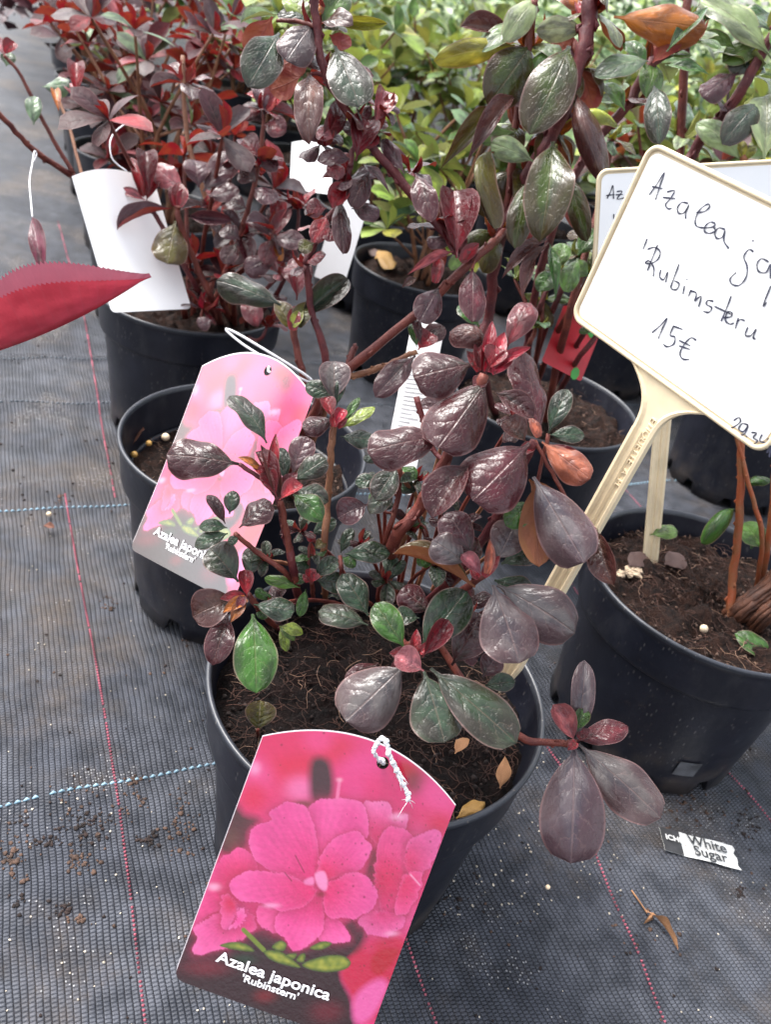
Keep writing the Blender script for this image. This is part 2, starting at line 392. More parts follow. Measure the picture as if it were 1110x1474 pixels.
# ------------------------------------------------------------------ ground fabric
def ground_material():
    b = NB('woven_ground_fabric'); o = b.obj()
    mp = b.n('ShaderNodeMapping'); mp.inputs['Rotation'].default_value = (0, 0, -TH); b.t.links.new(o, mp.inputs[0]); q = mp.outputs[0]
    wn = b.n('ShaderNodeTexNoise'); wn.inputs['Scale'].default_value = 14; wn.inputs['Detail'].default_value = 2; b.t.links.new(q, wn.inputs['Vector'])
    sc = b.n('ShaderNodeVectorMath'); sc.operation = 'SCALE'; sc.inputs['Scale'].default_value = .006; b.t.links.new(wn.outputs['Color'], sc.inputs[0])
    ad = b.n('ShaderNodeVectorMath'); ad.operation = 'ADD'; b.t.links.new(q, ad.inputs[0]); b.t.links.new(sc.outputs[0], ad.inputs[1])
    x, y, _ = b.sep(ad.outputs[0])
    PX, PY = .0036, .0022
    cx = b.math('DIVIDE', x, PX); cell = b.math('FLOOR', cx); fx = b.math('FRACT', cx)
    par = b.math('MULTIPLY', b.math('FRACT', b.math('MULTIPLY', cell, .5)), 1.0)
    cy = b.math('ADD', b.math('DIVIDE', y, PY), par); fy = b.math('FRACT', cy)
    rx = b.math('SUBTRACT', 1.0, b.math('POWER', b.math('ABSOLUTE', b.math('MULTIPLY_ADD', fx, 2.0, -1.0)), 4.0))
    ry = b.math('SUBTRACT', 1.0, b.math('POWER', b.math('ABSOLUTE', b.math('MULTIPLY_ADD', fy, 2.0, -1.0)), 2.2))
    h = b.math('MULTIPLY', rx, b.math('MULTIPLY_ADD', ry, .75, .25))
    # thin warp yarns running between the columns
    x2 = b.math('FRACT', b.math('MULTIPLY', cx, 2.0)); yarn = b.ramp(b.math('ABSOLUTE', b.math('SUBTRACT', x2, .5)), .16, .05)
    over = b.ramp(b.math('SINE', b.math('MULTIPLY', cy, math.pi)), -.1, .3)
    h = b.math('MAXIMUM', h, b.math('MULTIPLY', yarn, b.math('MULTIPLY_ADD', over, .8, .2)))
    big = b.noise(o, 9, 4); mid = b.noise(o, 60, 4)
    tape = b.mix(b.ramp(mid, .3, .7), (.036, .040, .050, 1), (.086, .092, .110, 1)); tape = b.mix(b.ramp(big, .35, .65), tape, b.mix(1.0, tape, (.55, .57, .62, 1), 'MULTIPLY'))
    cc = b.mix(b.ramp(h, .1, .55), (.009, .0095, .013, 1), tape)
    # dust and soil rubbed into the weave
    wear = b.ramp(b.noise(o, 5.5, 6, .7), .46, .70)
    cc = b.mix(b.math('MULTIPLY', wear, b.math('MULTIPLY_ADD', b.noise(o, 300, 3), .7, .15)), cc, (.12, .088, .062, 1))
    # pale specks in single cells of the weave, in noise patches
    cid = b.comb(b.math('FLOOR', b.math('MULTIPLY', cx, 2.0)), b.math('FLOOR', cy), 0.0)
    wh = b.n('ShaderNodeTexWhiteNoise'); wh.noise_dimensions = '2D'; b.t.links.new(cid, wh.inputs['Vector'])
    gm = b.math('MULTIPLY', b.ramp(b.noise(o, 11, 4, .65), .52, .70), .5)
    gr = b.math('GREATER_THAN', b.math('ADD', wh.outputs['Value'], gm), 1.09)
    shp = b.ramp(b.math('ADD', b.math('POWER', b.math('SUBTRACT', x2, b.math('MULTIPLY_ADD', b.noise(o, 400, 1), .5, .25)), 2.0), b.math('POWER', b.math('SUBTRACT', fy, .5), 2.0)), .15, .03)
    gr = b.math('MULTIPLY', gr, shp)
    cc = b.mix(b.math('MULTIPLY', gr, .7), cc, (.34, .34, .35, 1))
    rg = b.math('MULTIPLY_ADD', mid, .25, .40)
    hh = b.math('ADD', h, b.math('MULTIPLY', gr, .6))
    return b.done(b.bsdf(cc, rg, .28, b.bump(hh, .9, .0010)))
GROUND = ground_material()
def gheight(x, y):
    a = x*math.cos(TH)+y*math.sin(TH); c = -x*math.sin(TH)+y*math.cos(TH)
    z = .0016*math.sin(a*23+1.3*math.sin(c*9))*math.sin(c*17+.7) + .0012*math.sin(a*61+c*37) + .0008*math.sin(c*90+a*14+2*math.sin(a*20))
    # creases
    for (k, s, amp) in ((.985, .006, .004), (.862, .009, .004), (.18-.25*a, .012, .006), (.06+.1*a, .014, .005), (.70+.02*math.sin(a*9), .008, .003)):
        z += amp*math.exp(-((c-k)/s)**2)
    return z-.0028
def build_ground():
    g = lambda lo, hi, fine0, fine1, st: sorted(set([round(v, 4) for v in np.arange(fine0, fine1, st)] + [lo, lo*.5, lo*.25, fine0-.3, fine0-.1, fine1+.1, fine1+.3, hi*.25, hi*.5, hi]))
    xs = g(-60, 60, -.75, .75, .008); ys = g(-20, 80, 0, 1.5, .008)
    vs_ = []; nx = len(xs)
    for y in ys:
        for x in xs:
            fade = 1.0 if (-.8 < x < .8 and -.05 < y < 1.6) else 0.0
            vs_.append((x, y, gheight(x, y)*fade))
    fs = [(j*nx+i, j*nx+i+1, (j+1)*nx+i+1, (j+1)*nx+i) for j in range(len(ys)-1) for i in range(nx-1)]
    o = mesh_obj('ground', vs_, fs, GROUND); tag(o, 'dark grey woven ground cover fabric with pink and blue threads', kind='structure'); return o
ground = build_ground()
BLUE = plain('blue_thread', (.20, .32, .40), .5, .35, 40); PINK = plain('pink_thread', (.34, .080, .115), .55, .5, 35)
BLUE_D = plain('faded_blue_thread', (.10, .125, .15), .5, .3, 90)
def thread(fn, s0, s1, step, r, name, mat, drop=.0, ln=.8):
    mb = MB(); s = s0
    while s < s1:
        if random.random() >= drop:
            p = fn(s); q = fn(s+step*ln); mid_ = (p+q)/2
            for v in (p, q, mid_): v.z = gheight(v.x, v.y)
            mid_.z += r*.7
            mb.tube([p-Vector((0, 0, r*.5)), mid_, q-Vector((0, 0, r*.5))], [r*.45, r, r*.45], 6)
        s += step
    mb.build(name, mat, ground)
thread(lambda s: FAB(s, .354+.002*math.sin(s*14)), -.4, .75, .0052, .0011, 'blue_thread', BLUE, .03)
thread(lambda s: FAB(s, .668+.003*math.sin(s*8)), -.4, 1.0, .0052, .0011, 'blue_thread', BLUE, .05)
thread(lambda s: FAB(s, .862+.003*math.sin(s*8)), -.5, .9, .0052, .0009, 'blue_thread', BLUE_D, .1)
thread(lambda s: FAB(s, .978+.003*math.sin(s*7)), -.5, .9, .0052, .0009, 'blue_thread', BLUE_D, .1)
thread(lambda s: FAB(.047+.004*math.sin(s*8-1.2), s), .02, .69, .0026, .0010, 'pink_thread', PINK, .03, .55)
thread(lambda s: FAB(.092+.004*math.sin(s*7), s), .68, 1.5, .0026, .0010, 'pink_thread', PINK, .2, .55)
thread(lambda s: FAB(.197+.004*math.sin(s*7), s), .0, .6, .0026, .0010, 'pink_thread', PINK, .03, .55)
thread(lambda s: FAB(.349-.10*(s-.17)+.0*s, s) if s < .3 else FAB(.336+.08*(s-.3), s), .0, .6, .0026, .0010, 'pink_thread', PINK, .02, .55) if False else \
thread(lambda s: FAB(.335+.20*(s-.117) if s < .3 else .3716, s), .0, .5, .0026, .0010, 'pink_thread', PINK, .02, .55)
thread(lambda s: FAB(.513+.003*math.sin(s*9), s), .1, .62, .0026, .0009, 'pink_thread', PINK, .05, .55)
thread(lambda s: FAB(.692+.003*math.sin(s*9), s), .3, 1.0, .0026, .0009, 'pink_thread', PINK, .1, .55)

# ------------------------------------------------------------------ pots
RIM, HP, RB = .095, .147, .0785
NS = 112
def lathe(prof, ns=NS, zmod=None):
    vs_ = []; m = len(prof)
    for k in range(ns):
        a = 2*math.pi*k/ns
        for j, (r, z) in enumerate(prof):
            vs_.append((r*math.cos(a), r*math.sin(a), z if zmod is None else zmod(j, a, z)))
    fs = []
    for k in range(ns):
        k2 = (k+1) % ns
        for j in range(m-1): fs.append((k*m+j, k2*m+j, k2*m+j+1, k*m+j+1))
    return vs_, fs
def notch(j, a, z):
    if j <= 2:
        t = (a/(2*math.pi)*10) % 1.0
        if .36 < t < .64: return z+.0135
    return z
wall_prof = [(RB-.004, .0), (RB-.001, 0), (RB, .0), (RB+.0004, .016), (.0835, .07), (.0872, .1085), (.0875, .112), (.0865, .113), (.0855, .108), (.082, .07), (.0775, .02), (.06, .014), (.0, .0135)]
wv, wf = lathe(wall_prof, zmod=notch)
rim_prof = [(.0862, .114), (.0878, .1095), (.0905, .1085), (.0918, .1095), (.0926, .113), (.0940, .138), (.0946, .1425), (.0955, .1436), (.0958, .1455), (.0952, .1468), (.0940, .147), (.0928, .1462), (.0922, .143), (.0905, .125), (.0870, .112)]
rv, rf = lathe(rim_prof)
wall_me = bpy.data.meshes.new('pot_wall'); wall_me.from_pydata(wv, [], wf); wall_me.materials.append(POT)
rim_me = bpy.data.meshes.new('pot_rim'); rim_me.from_pydata(rv, [], rf); rim_me.materials.append(POT); rim_me.materials.append(RIMM)
for me in (wall_me, rim_me): me.polygons.foreach_set('use_smooth', [True]*len(me.polygons))
for i, p in enumerate(rim_me.polygons):
    if 6 <= i % (len(rim_prof)-1) <= 11: p.material_index = 1
def soil_mesh(seed, level, mat, rad=.0895, amp=.004, rings=26, segs=72):
    rs = np.random.RandomState(seed); vs_ = [(0, 0, level)]; fs = []
    ph = rs.uniform(0, 6.28, (14,)); fr = rs.uniform(30, 320, (14, 2))*rs.choice([-1, 1], (14, 2))
    for j in range(1, rings+1):
        r = rad*j/rings
        for k in range(segs):
            a = 2*math.pi*k/segs; x = r*math.cos(a); y = r*math.sin(a)
            z = level + amp*.30*float(np.sum(np.sin(x*fr[:, 0]+y*fr[:, 1]+ph)/(1+.004*np.hypot(fr[:, 0], fr[:, 1])))) + rs.normal()*amp*.22
            z -= .004*(j/rings)**6
            vs_.append((x, y, z))
    for k in range(segs): fs.append((0, 1+k, 1+(k+1) % segs))
    for j in range(rings-1):
        for k in range(segs):
            a = 1+j*segs; fs.append((a+k, a+segs+k, a+segs+(k+1) % segs, a+(k+1) % segs))
    me = bpy.data.meshes.new('soil'); me.from_pydata(vs_, [], fs); me.materials.append(mat)
    me.polygons.foreach_set('use_smooth', [True]*len(me.polygons)); return me
soil_a = soil_mesh(1, .124, SOIL, amp=.0045); soil_b = soil_mesh(2, .131, SOILB, amp=.0065); soil_c = soil_mesh(3, .112, SOILB, rad=.0865, amp=.006)
def make_pot(loc, label, soil, rot=0, group=None):
    t = thing('plant_pot', label, 'pot', loc, group); t.rotation_euler = (0, 0, rot)
    for nm, me in (('wall', wall_me), ('rim', rim_me), ('soil', soil)):
        link(bpy.data.objects.new(nm, me), t)
    return t
def fab_to(e1, e2): p = FAB(e1, e2); return (p.x, p.y, 0)
POTS = {
 'front': ((.0197, .3352, 0), 'black plastic pot with dark soil and a bright pink picture tag propped against it', soil_a),
 'right': ((.250, .5178, 0), 'black plastic pot with brown soil and an upright cream stake standing in it', soil_b),
 'mid': ((-.1193, .5522, 0), 'black plastic pot with soil sunk low and the pale glossy pink tag leaning on it', soil_c),
 'left': ((-.2503, .8124, 0), 'black plastic pot under the blank white tag beside the fabric path', soil_b),
 'seven': ((.1282, .7732, 0), 'black plastic pot with the red and green tag standing in it', soil_b),
 'five': ((-.029, 1.101, 0), 'black plastic pot with a fallen yellow leaf on its mossy soil', soil_b),
 'six': ((-.1308, 1.3463, 0), 'black plastic pot with bare brown soil behind the one holding a yellow leaf', soil_b)}
potobj = {}
for i, (k, (loc, lab, so_)) in enumerate(POTS.items()): potobj[k] = make_pot(loc, lab, so_, random.uniform(0, 6))

# ------------------------------------------------------------------ soil litter in the two near pots
def in_pot(loc, r, a, z): return Vector((r*math.cos(a), r*math.sin(a), z))
def soil_litter(pot, level, seed, n_f, n_c, rad=.084, fm=FIBRE, cm=CRUMB):
    random.seed(seed); mb = MB(); mc = MB(); mp_ = MB()
    for i in range(n_f):
        r = rad*math.sqrt(random.random()); a = random.uniform(0, 6.28); p = in_pot(None, r, a, level+random.uniform(-.001, .005))
        h = random.uniform(0, 6.28); pts = [p]
        L = random.uniform(.002, .0045)
        for q in range(4):
            h += random.uniform(-.9, .9); p = p+Vector((math.cos(h)*L, math.sin(h)*L, random.uniform(-.0012, .0012))); 
            if math.hypot(p.x, p.y) > .088: break
            pts.append(p)
        if len(pts) > 2: (mp_ if random.random() < .12 else mb).tube(pts, [.00016]*len(pts), 4, False)
    for i in range(n_c):
        r = rad*math.sqrt(random.random()); a = random.uniform(0, 6.28)
        mc.blob(in_pot(None, r, a, level+random.uniform(-.001, .003)), random.uniform(.0005, .0016), .5, 5, 4, .7)
    for m_, nm, mt in ((mb, 'root_fibres', fm), (mp_, 'pale_rootlets', FIBRE_P), (mc, 'soil_crumbs', cm)):
        if m_.v: tag(m_.build(nm, mt, [c for c in pot.children if c.name.startswith('soil')][0]), kind='stuff')
soil_litter(potobj['front'], .124, 5, 700, 500); soil_litter(potobj['right'], .131, 6, 500, 400, .086, FIBRE, CRUMB_B)
soil_litter(potobj['mid'], .112, 8, 160, 260, .08, FIBRE, CRUMB_B); soil_litter(potobj['seven'], .131, 9, 200, 160, .084, FIBRE, CRUMB_B)
random.seed(21)

def place_small(name, label, cat, mesh_fn, mat, kind=None, group=None):
    mb = MB(); mesh_fn(mb); o = mb.build(name, mat); tag(o, label, cat, group, kind); return o
def pellet(px, py, z, r, label, mat, group=None):
    c = PZ(px, py, z); o = place_small('fertiliser_pellet', label, 'pellet', lambda m: m.blob(c, r, .04, 12, 8, .95), mat, None, group); return o
pellet(238, 629, .121, .0034, 'round cream pellet on the sunken soil beside the pale pink tag', PELLET_W)
pellet(214, 638, .1165, .0026, 'small lumpy yellow pellet next to the cream pellet', PELLET)
pellet(193, 654, .1165, .0028, 'orange pellet against the inside of the pot rim', PELLET)
pellet(1014, 905, .134, .0031, 'pale yellow pellet lying on the brown soil by the bark-covered stump', PELLET_W)

# ------------------------------------------------------------------ front azalea
front = thing('azalea_plant', 'dark purple and green leaved azalea growing in the front pot with bright pink tag', 'plant', (.0197, .3352, .118))
def root(x, y, z=.12): return PZ(x, y, z)
stem(front, [root(548, 868), (566, 785, .425), (606, 726, .405), (640, 664, .388), (672, 600, .378), (697, 540, .368)], 0.00370, 0.00234, STEM_RED)
stem(front, [root(600, 880), (655, 830, .425), (700, 770, .402), (735, 705, .386), (770, 634, .372)], 0.00296, 0.00203, STEM_DARK)
stem(front, [root(610, 890), (650, 860, .42), (697, 828, .385)], 0.00237, 0.00172, STEM_RED, 'branch')
stem(front, [root(575, 905), (580, 925, .42), (592, 928, .392)], 0.00222, 0.00156, STEM_RED, 'branch')
stem(front, [root(432, 880), (424, 830, .428), (412, 770, .415), (400, 712, .402)], 0.00252, 0.00187, STEM_DARK)
stem(front, [(428, 840, .430), (420, 815, .420), (412, 765, .410), (404, 722, .402)], 0.00163, 0.00156, STEM_RED, 'branch')
stem(front, [root(440, 875), (418, 832, .428), (370, 795, .412), (338, 768, .403)], 0.00163, 0.00117, STEM_RED, 'branch')
stem(front, [root(400, 905), (375, 880, .43), (356, 855, .415)], 0.00178, 0.00140, STEM_RED, 'branch')
stem(front, [root(468, 868), (466, 800, .436), (472, 720, .425), (476, 655, .418), (480, 612, .415)], 0.00200, 0.00172, STEM_BR)
stem(front, [root(452, 866), (448, 838, .432)], 0.00133, 0.00125, STEM_RED, 'branch')
stem(front, [root(492, 858), (492, 830, .432), (490, 800, .425)], 0.00133, 0.00101, STEM_RED, 'branch')
stem(front, [root(545, 862), (556, 780, .43), (572, 720, .418), (576, 670, .41)], 0.00163, 0.00125, STEM_RED, 'branch')
stem(front, [root(553, 862), (580, 780, .435), (600, 720, .43), (588, 700, .42), (578, 680, .412)], 0.00126, 0.00109, STEM_BR, 'branch')
stem(front, [root(620, 905), (680, 1000, .432), (748, 1060, .425), (795, 1070, .422), (829, 1069, .42)], 0.00222, 0.00172, STEM_RED, 'branch')
stem(front, [root(540, 880), (600, 760, .435), (618, 790, .43), (600, 740, .43)], 0.00089, 0.00078, STEM_RED, 'branch', nodes=False)
stem(front, [(640, 664, .388), (620, 640, .392), (600, 572, .39)], 0.00118, 0.00140, STEM_DARK, 'branch')
stem(front, [root(407, 912), (402, 904, .43)], 0.00096, 0.00078, STEM_RED, 'branch', nodes=False)
stem(front, [root(371, 1062), (371, 1050, .425)], 0.00096, 0.00078, STEM_RED, 'branch', nodes=False)
stem(front, [(735, 705, .386), (752, 735, .384), (768, 715, .384), (790, 625, .376)], 0.00104, 0.00094, STEM_RED, 'branch', nodes=False)
stem(front, [(770, 634, .372), (800, 690, .374), (830, 740, .376), (858, 762, .372)], 0.00096, 0.00094, STEM_RED, 'branch', nodes=False)
hero_leaves(front, """
682 524 595 543 76 dp o -5
703 545 630 645 86 dp o -8
729 502 764 436 40 dr f 0 6
704 502 647 478 42 br c 10 6
714 566 768 602 36 dp v 0
640 628 529 651 66 dp o 5
676 668 622 746 60 dp v 20
697 535 709 462 20 cr b 0 2
700 535 727 478 24 cr b 10 0
705 535 742 503 24 cr b 20 -2
712 530 765 500 17 cr b 0 -2
692 530 688 484 20 dr b 0 2
690 535 672 505 18 rd b 0 4
703 533 718 500 34 rd s 0 -4
710 540 695 498 26 cr s 20 -3
695 545 682 560 22 dr b 0 2
""", .368)
hero_leaves(front, """
763 638 680 720 98 pu o -10 -2
780 624 752 503 56 pu f 10 2
780 636 850 690 46 sa f 10 0
768 686 842 810 78 gy o 15 0
772 692 776 816 58 ol e 0 6 -2 u
790 624 817 560 32 dg e 0 4
792 626 842 627 26 dg e 10 2
758 637 727 604 38 br s 0 2
860 762 884 842 40 br v 35 0
768 722 728 757 38 gn e 0 10
748 720 712 690 34 dg e 0 12
762 690 820 745 44 ol e 0 8 4 u
775 630 762 600 16 sa b 0 -3
770 640 742 660 18 rd b 0 4
786 640 845 670 30 dr e 30 6
""", .371)
hero_leaves(front, """
680 800 642 738 50 gp f 0 0
672 812 622 778 48 gy f -10 -2
715 808 742 752 56 gy o 10 2
693 828 664 798 24 pk s 0 -6
716 842 828 912 76 gy o 10 0
710 842 748 955 84 gy o 0 -4
684 846 565 798 27 ol v 50 4 6
700 826 705 776 16 sa b 10 -6
696 830 720 800 18 rd b 0 -2
690 832 676 820 16 rd b 0 -2
686 815 676 770 40 dp f 20 6
712 835 770 860 40 dg e 0 10
722 812 780 790 40 gr e 0 12
""", .383)
hero_leaves(front, """
584 956 497 1038 88 gy o -10 -2
610 966 640 1069 76 gr o 0 -6
620 962 744 1070 70 gr o 10 -4
582 932 540 868 44 gn e -10 -2
606 932 672 850 64 dg e 10 2
610 966 568 944 40 pk s 0 -8
608 946 646 892 30 dr s 10 -4
650 958 690 882 62 dp o 20 10
695 975 718 942 36 gp e 0 12
697 988 742 982 28 dg e 0 10
619 882 578 846 46 dp o 0 14
604 890 568 890 30 dg o 10 12
530 900 458 880 42 gr o 0 16
530 886 492 826 44 dg e 10 18
545 955 497 988 32 dp e 0 14
590 945 560 940 22 rd b 0 2
596 940 600 905 16 rd b 0 2
604 940 630 925 16 rd b 0 0
584 950 560 970 18 dr b 0 6
660 940 690 940 40 gp e 0 16
""", .388)
hero_leaves(front, """
344 668 239 655 64 dp o 0 0
384 638 330 570 44 gr e 25 2
398 716 368 650 28 dr s 15 -4
402 716 375 640 20 br b 0 -2
402 720 436 698 28 rd s -20 -6
390 690 397 624 16 rd b 0 0
420 684 442 628 38 gp o 0 6
422 692 470 660 36 gr o 10 4
410 692 404 644 24 dg e 0 4
422 712 464 750 38 gn e 0 2
426 706 473 722 32 gr e 0 4
372 674 342 658 12 or b 0 -2
388 690 360 668 14 rd b 0 -2
398 714 386 676 26 dr s -20 -5
404 708 428 680 22 dr b 0 2
""", .398)
stem(front, [(397, 712, .402), (376, 690, .398), (344, 668, .397)], 0.00118, 0.00109, STEM_DARK, 'branch', nodes=False)
hero_leaves(front, """
344 760 390 722 46 dp o -20 -2
324 754 299 712 21 dp e 0 2
327 760 286 758 24 dg e 0 2
328 768 280 788 28 dg e 0 2
342 770 330 784 14 dg e 0 2
330 740 336 706 24 gr e 0 4
""", .402)
hero_leaves(front, """
343 838 301 790 52 gr o 0 0
359 832 365 787 30 gr o 0 2
355 860 352 820 22 rd s 0 -4
365 870 424 880 36 dg o 0 -2
342 862 277 888 56 br o 0 4
328 884 306 958 42 dp e 0 4
364 884 369 998 62 gn e 0 0
355 862 320 882 18 or b 0 -3
350 866 332 896 18 or b 0 -4
352 860 316 862 18 rd b 0 0
350 858 342 880 14 dr b 0 -4
""", .412)
hero_leaves(front, """
402 902 436 912 18 lg e 0
403 904 413 938 15 lg e 0
402 900 424 922 14 mg e 0
371 1052 374 1008 46 ol v 10
""", .427)
hero_leaves(front, """
480 578 481 520 46 gy v 0 2
477 570 440 553 28 dg e 0 4
484 584 492 545 17 dg e 0 2
481 604 435 616 34 dp o 0 -2
492 616 540 586 21 lg e 0 -2
492 612 518 572 13 gn e 0 0
490 628 538 634 30 dg o 0 2
478 602 468 572 22 rd s 0 -4
484 612 494 588 18 cr s 0 -4
486 616 500 602 12 rd b 0 -2
480 615 482 590 14 rd b 0 -3
""", .414)
hero_leaves(front, """
445 830 428 804 21 dg o 0
452 830 488 806 30 dg o 0
443 836 424 832 20 gn o 0
455 836 498 842 32 dg o 0
440 848 431 888 17 gn e 0
432 846 380 832 17 mg e 0
448 838 446 818 16 rd s 0 -4
450 838 456 824 14 rd s 0 -5
444 838 436 826 12 rd b 0 -3
496 798 562 797 34 dg e 0 -2
490 796 507 760 19 dg e 0
492 802 512 816 18 gn e 0
448 780 447 764 14 rd b 0
449 770 484 748 24 dg e 0
452 790 470 778 16 ol e 0
""", .428)
stem(front, [(447, 836, .432), (444, 805, .43), (448, 772, .428)], 0.00081, 0.00070, STEM_RED, 'branch', nodes=False)
hero_leaves(front, """
572 672 540 720 40 gr e 0
566 705 532 740 32 gr e 0
545 690 511 696 24 dg e 0
572 680 560 700 20 dg e 0
578 672 600 690 20 gn e 0 6
560 700 600 705 22 dg e 0 10
530 726 486 746 42 gp o 0 4
""", .413)
stem(front, [(566, 740, .422), (548, 735, .42), (530, 727, .418)], 0.00074, 0.00062, STEM_RED, 'branch', nodes=False)
stem(front, [(572, 715, .418), (560, 705, .416), (545, 690, .414)], 0.00074, 0.00062, STEM_RED, 'branch', nodes=False)
hero_leaves(front, """
827 1071 822 1243 90 gy f 5 0 -22
833 1071 952 1178 72 gy o 4 0 -20
831 1066 905 1046 40 dr e 0 4 2
831 1064 842 950 38 gy e 0 1
828 1068 796 1014 34 pk s 0 -2
832 1052 842 1020 22 gn s 0 -3
830 1068 818 1080 14 rd b 0 -2
832 1062 850 1050 16 dr b 0 0
""", .419)

# ------------------------------------------------------------------ azalea in the pot with the pale tag (dark, tall, crossing stems)
PB = POTS['mid'][0]
mid = thing('azalea_plant', 'tall dark purple azalea with crossing bare red stems behind the pale pink tag', 'plant', (PB[0], PB[1], .106))
rb = Vector((PB[0]+.03, PB[1]-.01, .105))
stem(mid, [rb, (470, 566, .575), (505, 528, .562), (600, 450, .548), (690, 366, .545), (722, 338, .58), (750, 300, .62)], .0038, .0024, STEM_RED)
stem(mid, [(683, 372, .536), (640, 335, .535), (575, 258, .528), (520, 190, .52), (470, 110, .508), (456, 40, .50), (450, -30, .49)], .0034, .0026, STEM_DARK)
stem(mid, [rb+Vector((.012, 0, 0)), (480, 560, .572), (515, 540, .565), (560, 525, .56), (600, 505, .555)], .0030, .0018, STEM_BR, 'branch')
stem(mid, [(500, 532, .563), (508, 505, .563), (512, 498, .563)], .0024, .0020, STEM_RED, 'branch')
stem(mid, [rb-Vector((.02, 0, 0)), (455, 590, .575), (440, 553, .572), (424, 485, .565), (420, 455, .562)], .0030, .0022, STEM_RED)
stem(mid, [(505, 240, .522), (490, 290, .53), (462, 330, .535), (440, 380, .54)], .0018, .0024, STEM_DARK, 'branch')
stem(mid, [(440, 380, .54), (448, 450, .555), (466, 548, .572), rb], .0022, .003, STEM_DARK, 'branch')
hero_leaves(mid, """
452 32 412 88 54 gy o 0 0
402 48 356 126 58 gr e -10 0
392 24 356 80 44 or e 0 6 2 u
482 66 518 154 62 gr o 10 -4
474 50 506 66 30 rd e 0 4 2 u
398 22 346 34 20 pg v 30 0
474 28 558 34 18 yg v 40 4
446 106 446 208 44 br e 10 4
432 110 388 130 44 or e 0 10 4 u
448 70 400 96 50 br e 0 12 2 u
462 40 500 -10 40 mg e 0 4
440 40 420 -10 44 lg e 0 4
450 30 470 -20 30 or e 0 0
466 120 500 100 36 gp e 0 10
""", .503)
stem(mid, [(470, 110, .508), (455, 106, .508), (446, 108, .506)], .0012, .001, STEM_DARK, 'branch', nodes=False)
stem(mid, [(456, 40, .5), (425, 30, .502), (398, 30, .503)], .0014, .001, STEM_RED, 'branch', nodes=False)
hero_leaves(mid, """
512 232 530 172 42 dr s 0 -6
506 230 456 231 30 gp e 0
522 236 562 280 17 gp l 0
532 246 505 298 34 dp e 0
538 180 554 130 34 pk s 20
464 208 491 150 34 dr e 20
582 250 550 200 22 gp e 0
598 250 622 320 36 pu e 10
488 286 494 366 30 dp e 0
506 300 546 312 30 gp f 0
478 230 486 260 26 dr e 0
515 200 495 175 24 gp e 0
520 215 545 195 22 rd e 0
500 262 478 300 30 rd s 0
470 300 440 300 30 dr e 0
470 310 452 350 28 rd e 0
462 330 486 345 26 dr e 0
452 350 430 360 24 ol e 0
480 200 455 190 24 pk e 0
""", .522)
stem(mid, [(520, 190, .52), (508, 215, .523), (505, 240, .522)], .0016, .0018, STEM_DARK, 'branch', nodes=False)
hero_leaves(mid, """
657 372 653 274 58 dr s 5 -6
662 372 672 280 50 dp s -30 4
660 368 640 300 36 dr b 0 4
652 350 614 346 24 gp f 0
653 362 586 396 12 pk l 0
680 386 680 464 42 pu e 0
632 414 604 464 42 gp e 0 4
632 395 634 350 22 or e 0 8 2 u
626 408 634 370 18 rd b 0
664 378 690 350 20 rd b 0
600 400 578 414 12 br l 0
""", .533)
stem(mid, [(690, 366, .535), (684, 374, .534), (680, 388, .533)], .0011, .0009, STEM_RED, 'branch', nodes=False)
stem(mid, [(645, 408, .54), (640, 405, .537), (632, 415, .536)], .0011, .0009, STEM_RED, 'branch', nodes=False)
hero_leaves(mid, """
410 442 311 404 42 gr f -5 -2
427 432 430 371 36 dr o 0 0
430 458 502 402 40 gr v 10 0
418 470 396 432 28 ol b 0 -4
426 470 446 434 28 ol b 0 -4
421 476 424 440 20 rd b 0 -6
420 470 436 446 18 yg b 0 -6
""", .560)
hero_leaves(mid, """
602 504 620 478 34 rd s 0
598 512 540 572 38 gp e 0
600 500 592 466 18 gn e 0
605 495 596 455 16 dp e 0
604 498 640 470 30 dp e 0 10
""", .553)

# ------------------------------------------------------------------ tall large-leaved azalea (upper right)
P7 = POTS['seven'][0]
tall = thing('azalea_plant', 'tall azalea with large drooping hairy olive leaves on thick crimson stems', 'plant', (P7[0], P7[1], .125))
r7 = Vector((P7[0]-.045, P7[1]-.02, .126))
stem(tall, [r7, (690, 520, .66), (704, 450, .635), (720, 345, .60), (760, 255, .578), (796, 195, .565), (829, 105, .553), (847, 36, .545), (852, -40, .54)], .0036, .0054, STEM_DARK)
stem(tall, [r7+Vector((.03, .02, 0)), (770, 420, .66), (836, 234, .62), (901, 155, .60), (941, 88, .588), (985, 62, .58)], .0030, .0040, STEM_DARK)
stem(tall, [r7+Vector((.05, .0, 0)), (815, 470, .68), (862, 300, .66), (880, 200, .65)], .0034, .0026, STEM_RED)
for (x1, y1, x2s, y2s) in ((770, 560, 850, 395), (790, 570, 885, 420), (760, 555, 832, 370), (745, 550, 800, 390), (800, 575, 870, 470)):
    stem(tall, [PZ(x1, y1, .128), ((x1+x2s)/2-6, (y1+y2s)/2, .70), (x2s, y2s, .68)], .0030, .0020, random.choice((STEM_RED, STEM_DARK)))
stem(tall, [(720, 345, .60), (735, 260, .585), (742, 180, .575), (760, 70, .56), (770, 0, .55)], .003, .0024, STEM_RED, 'branch')
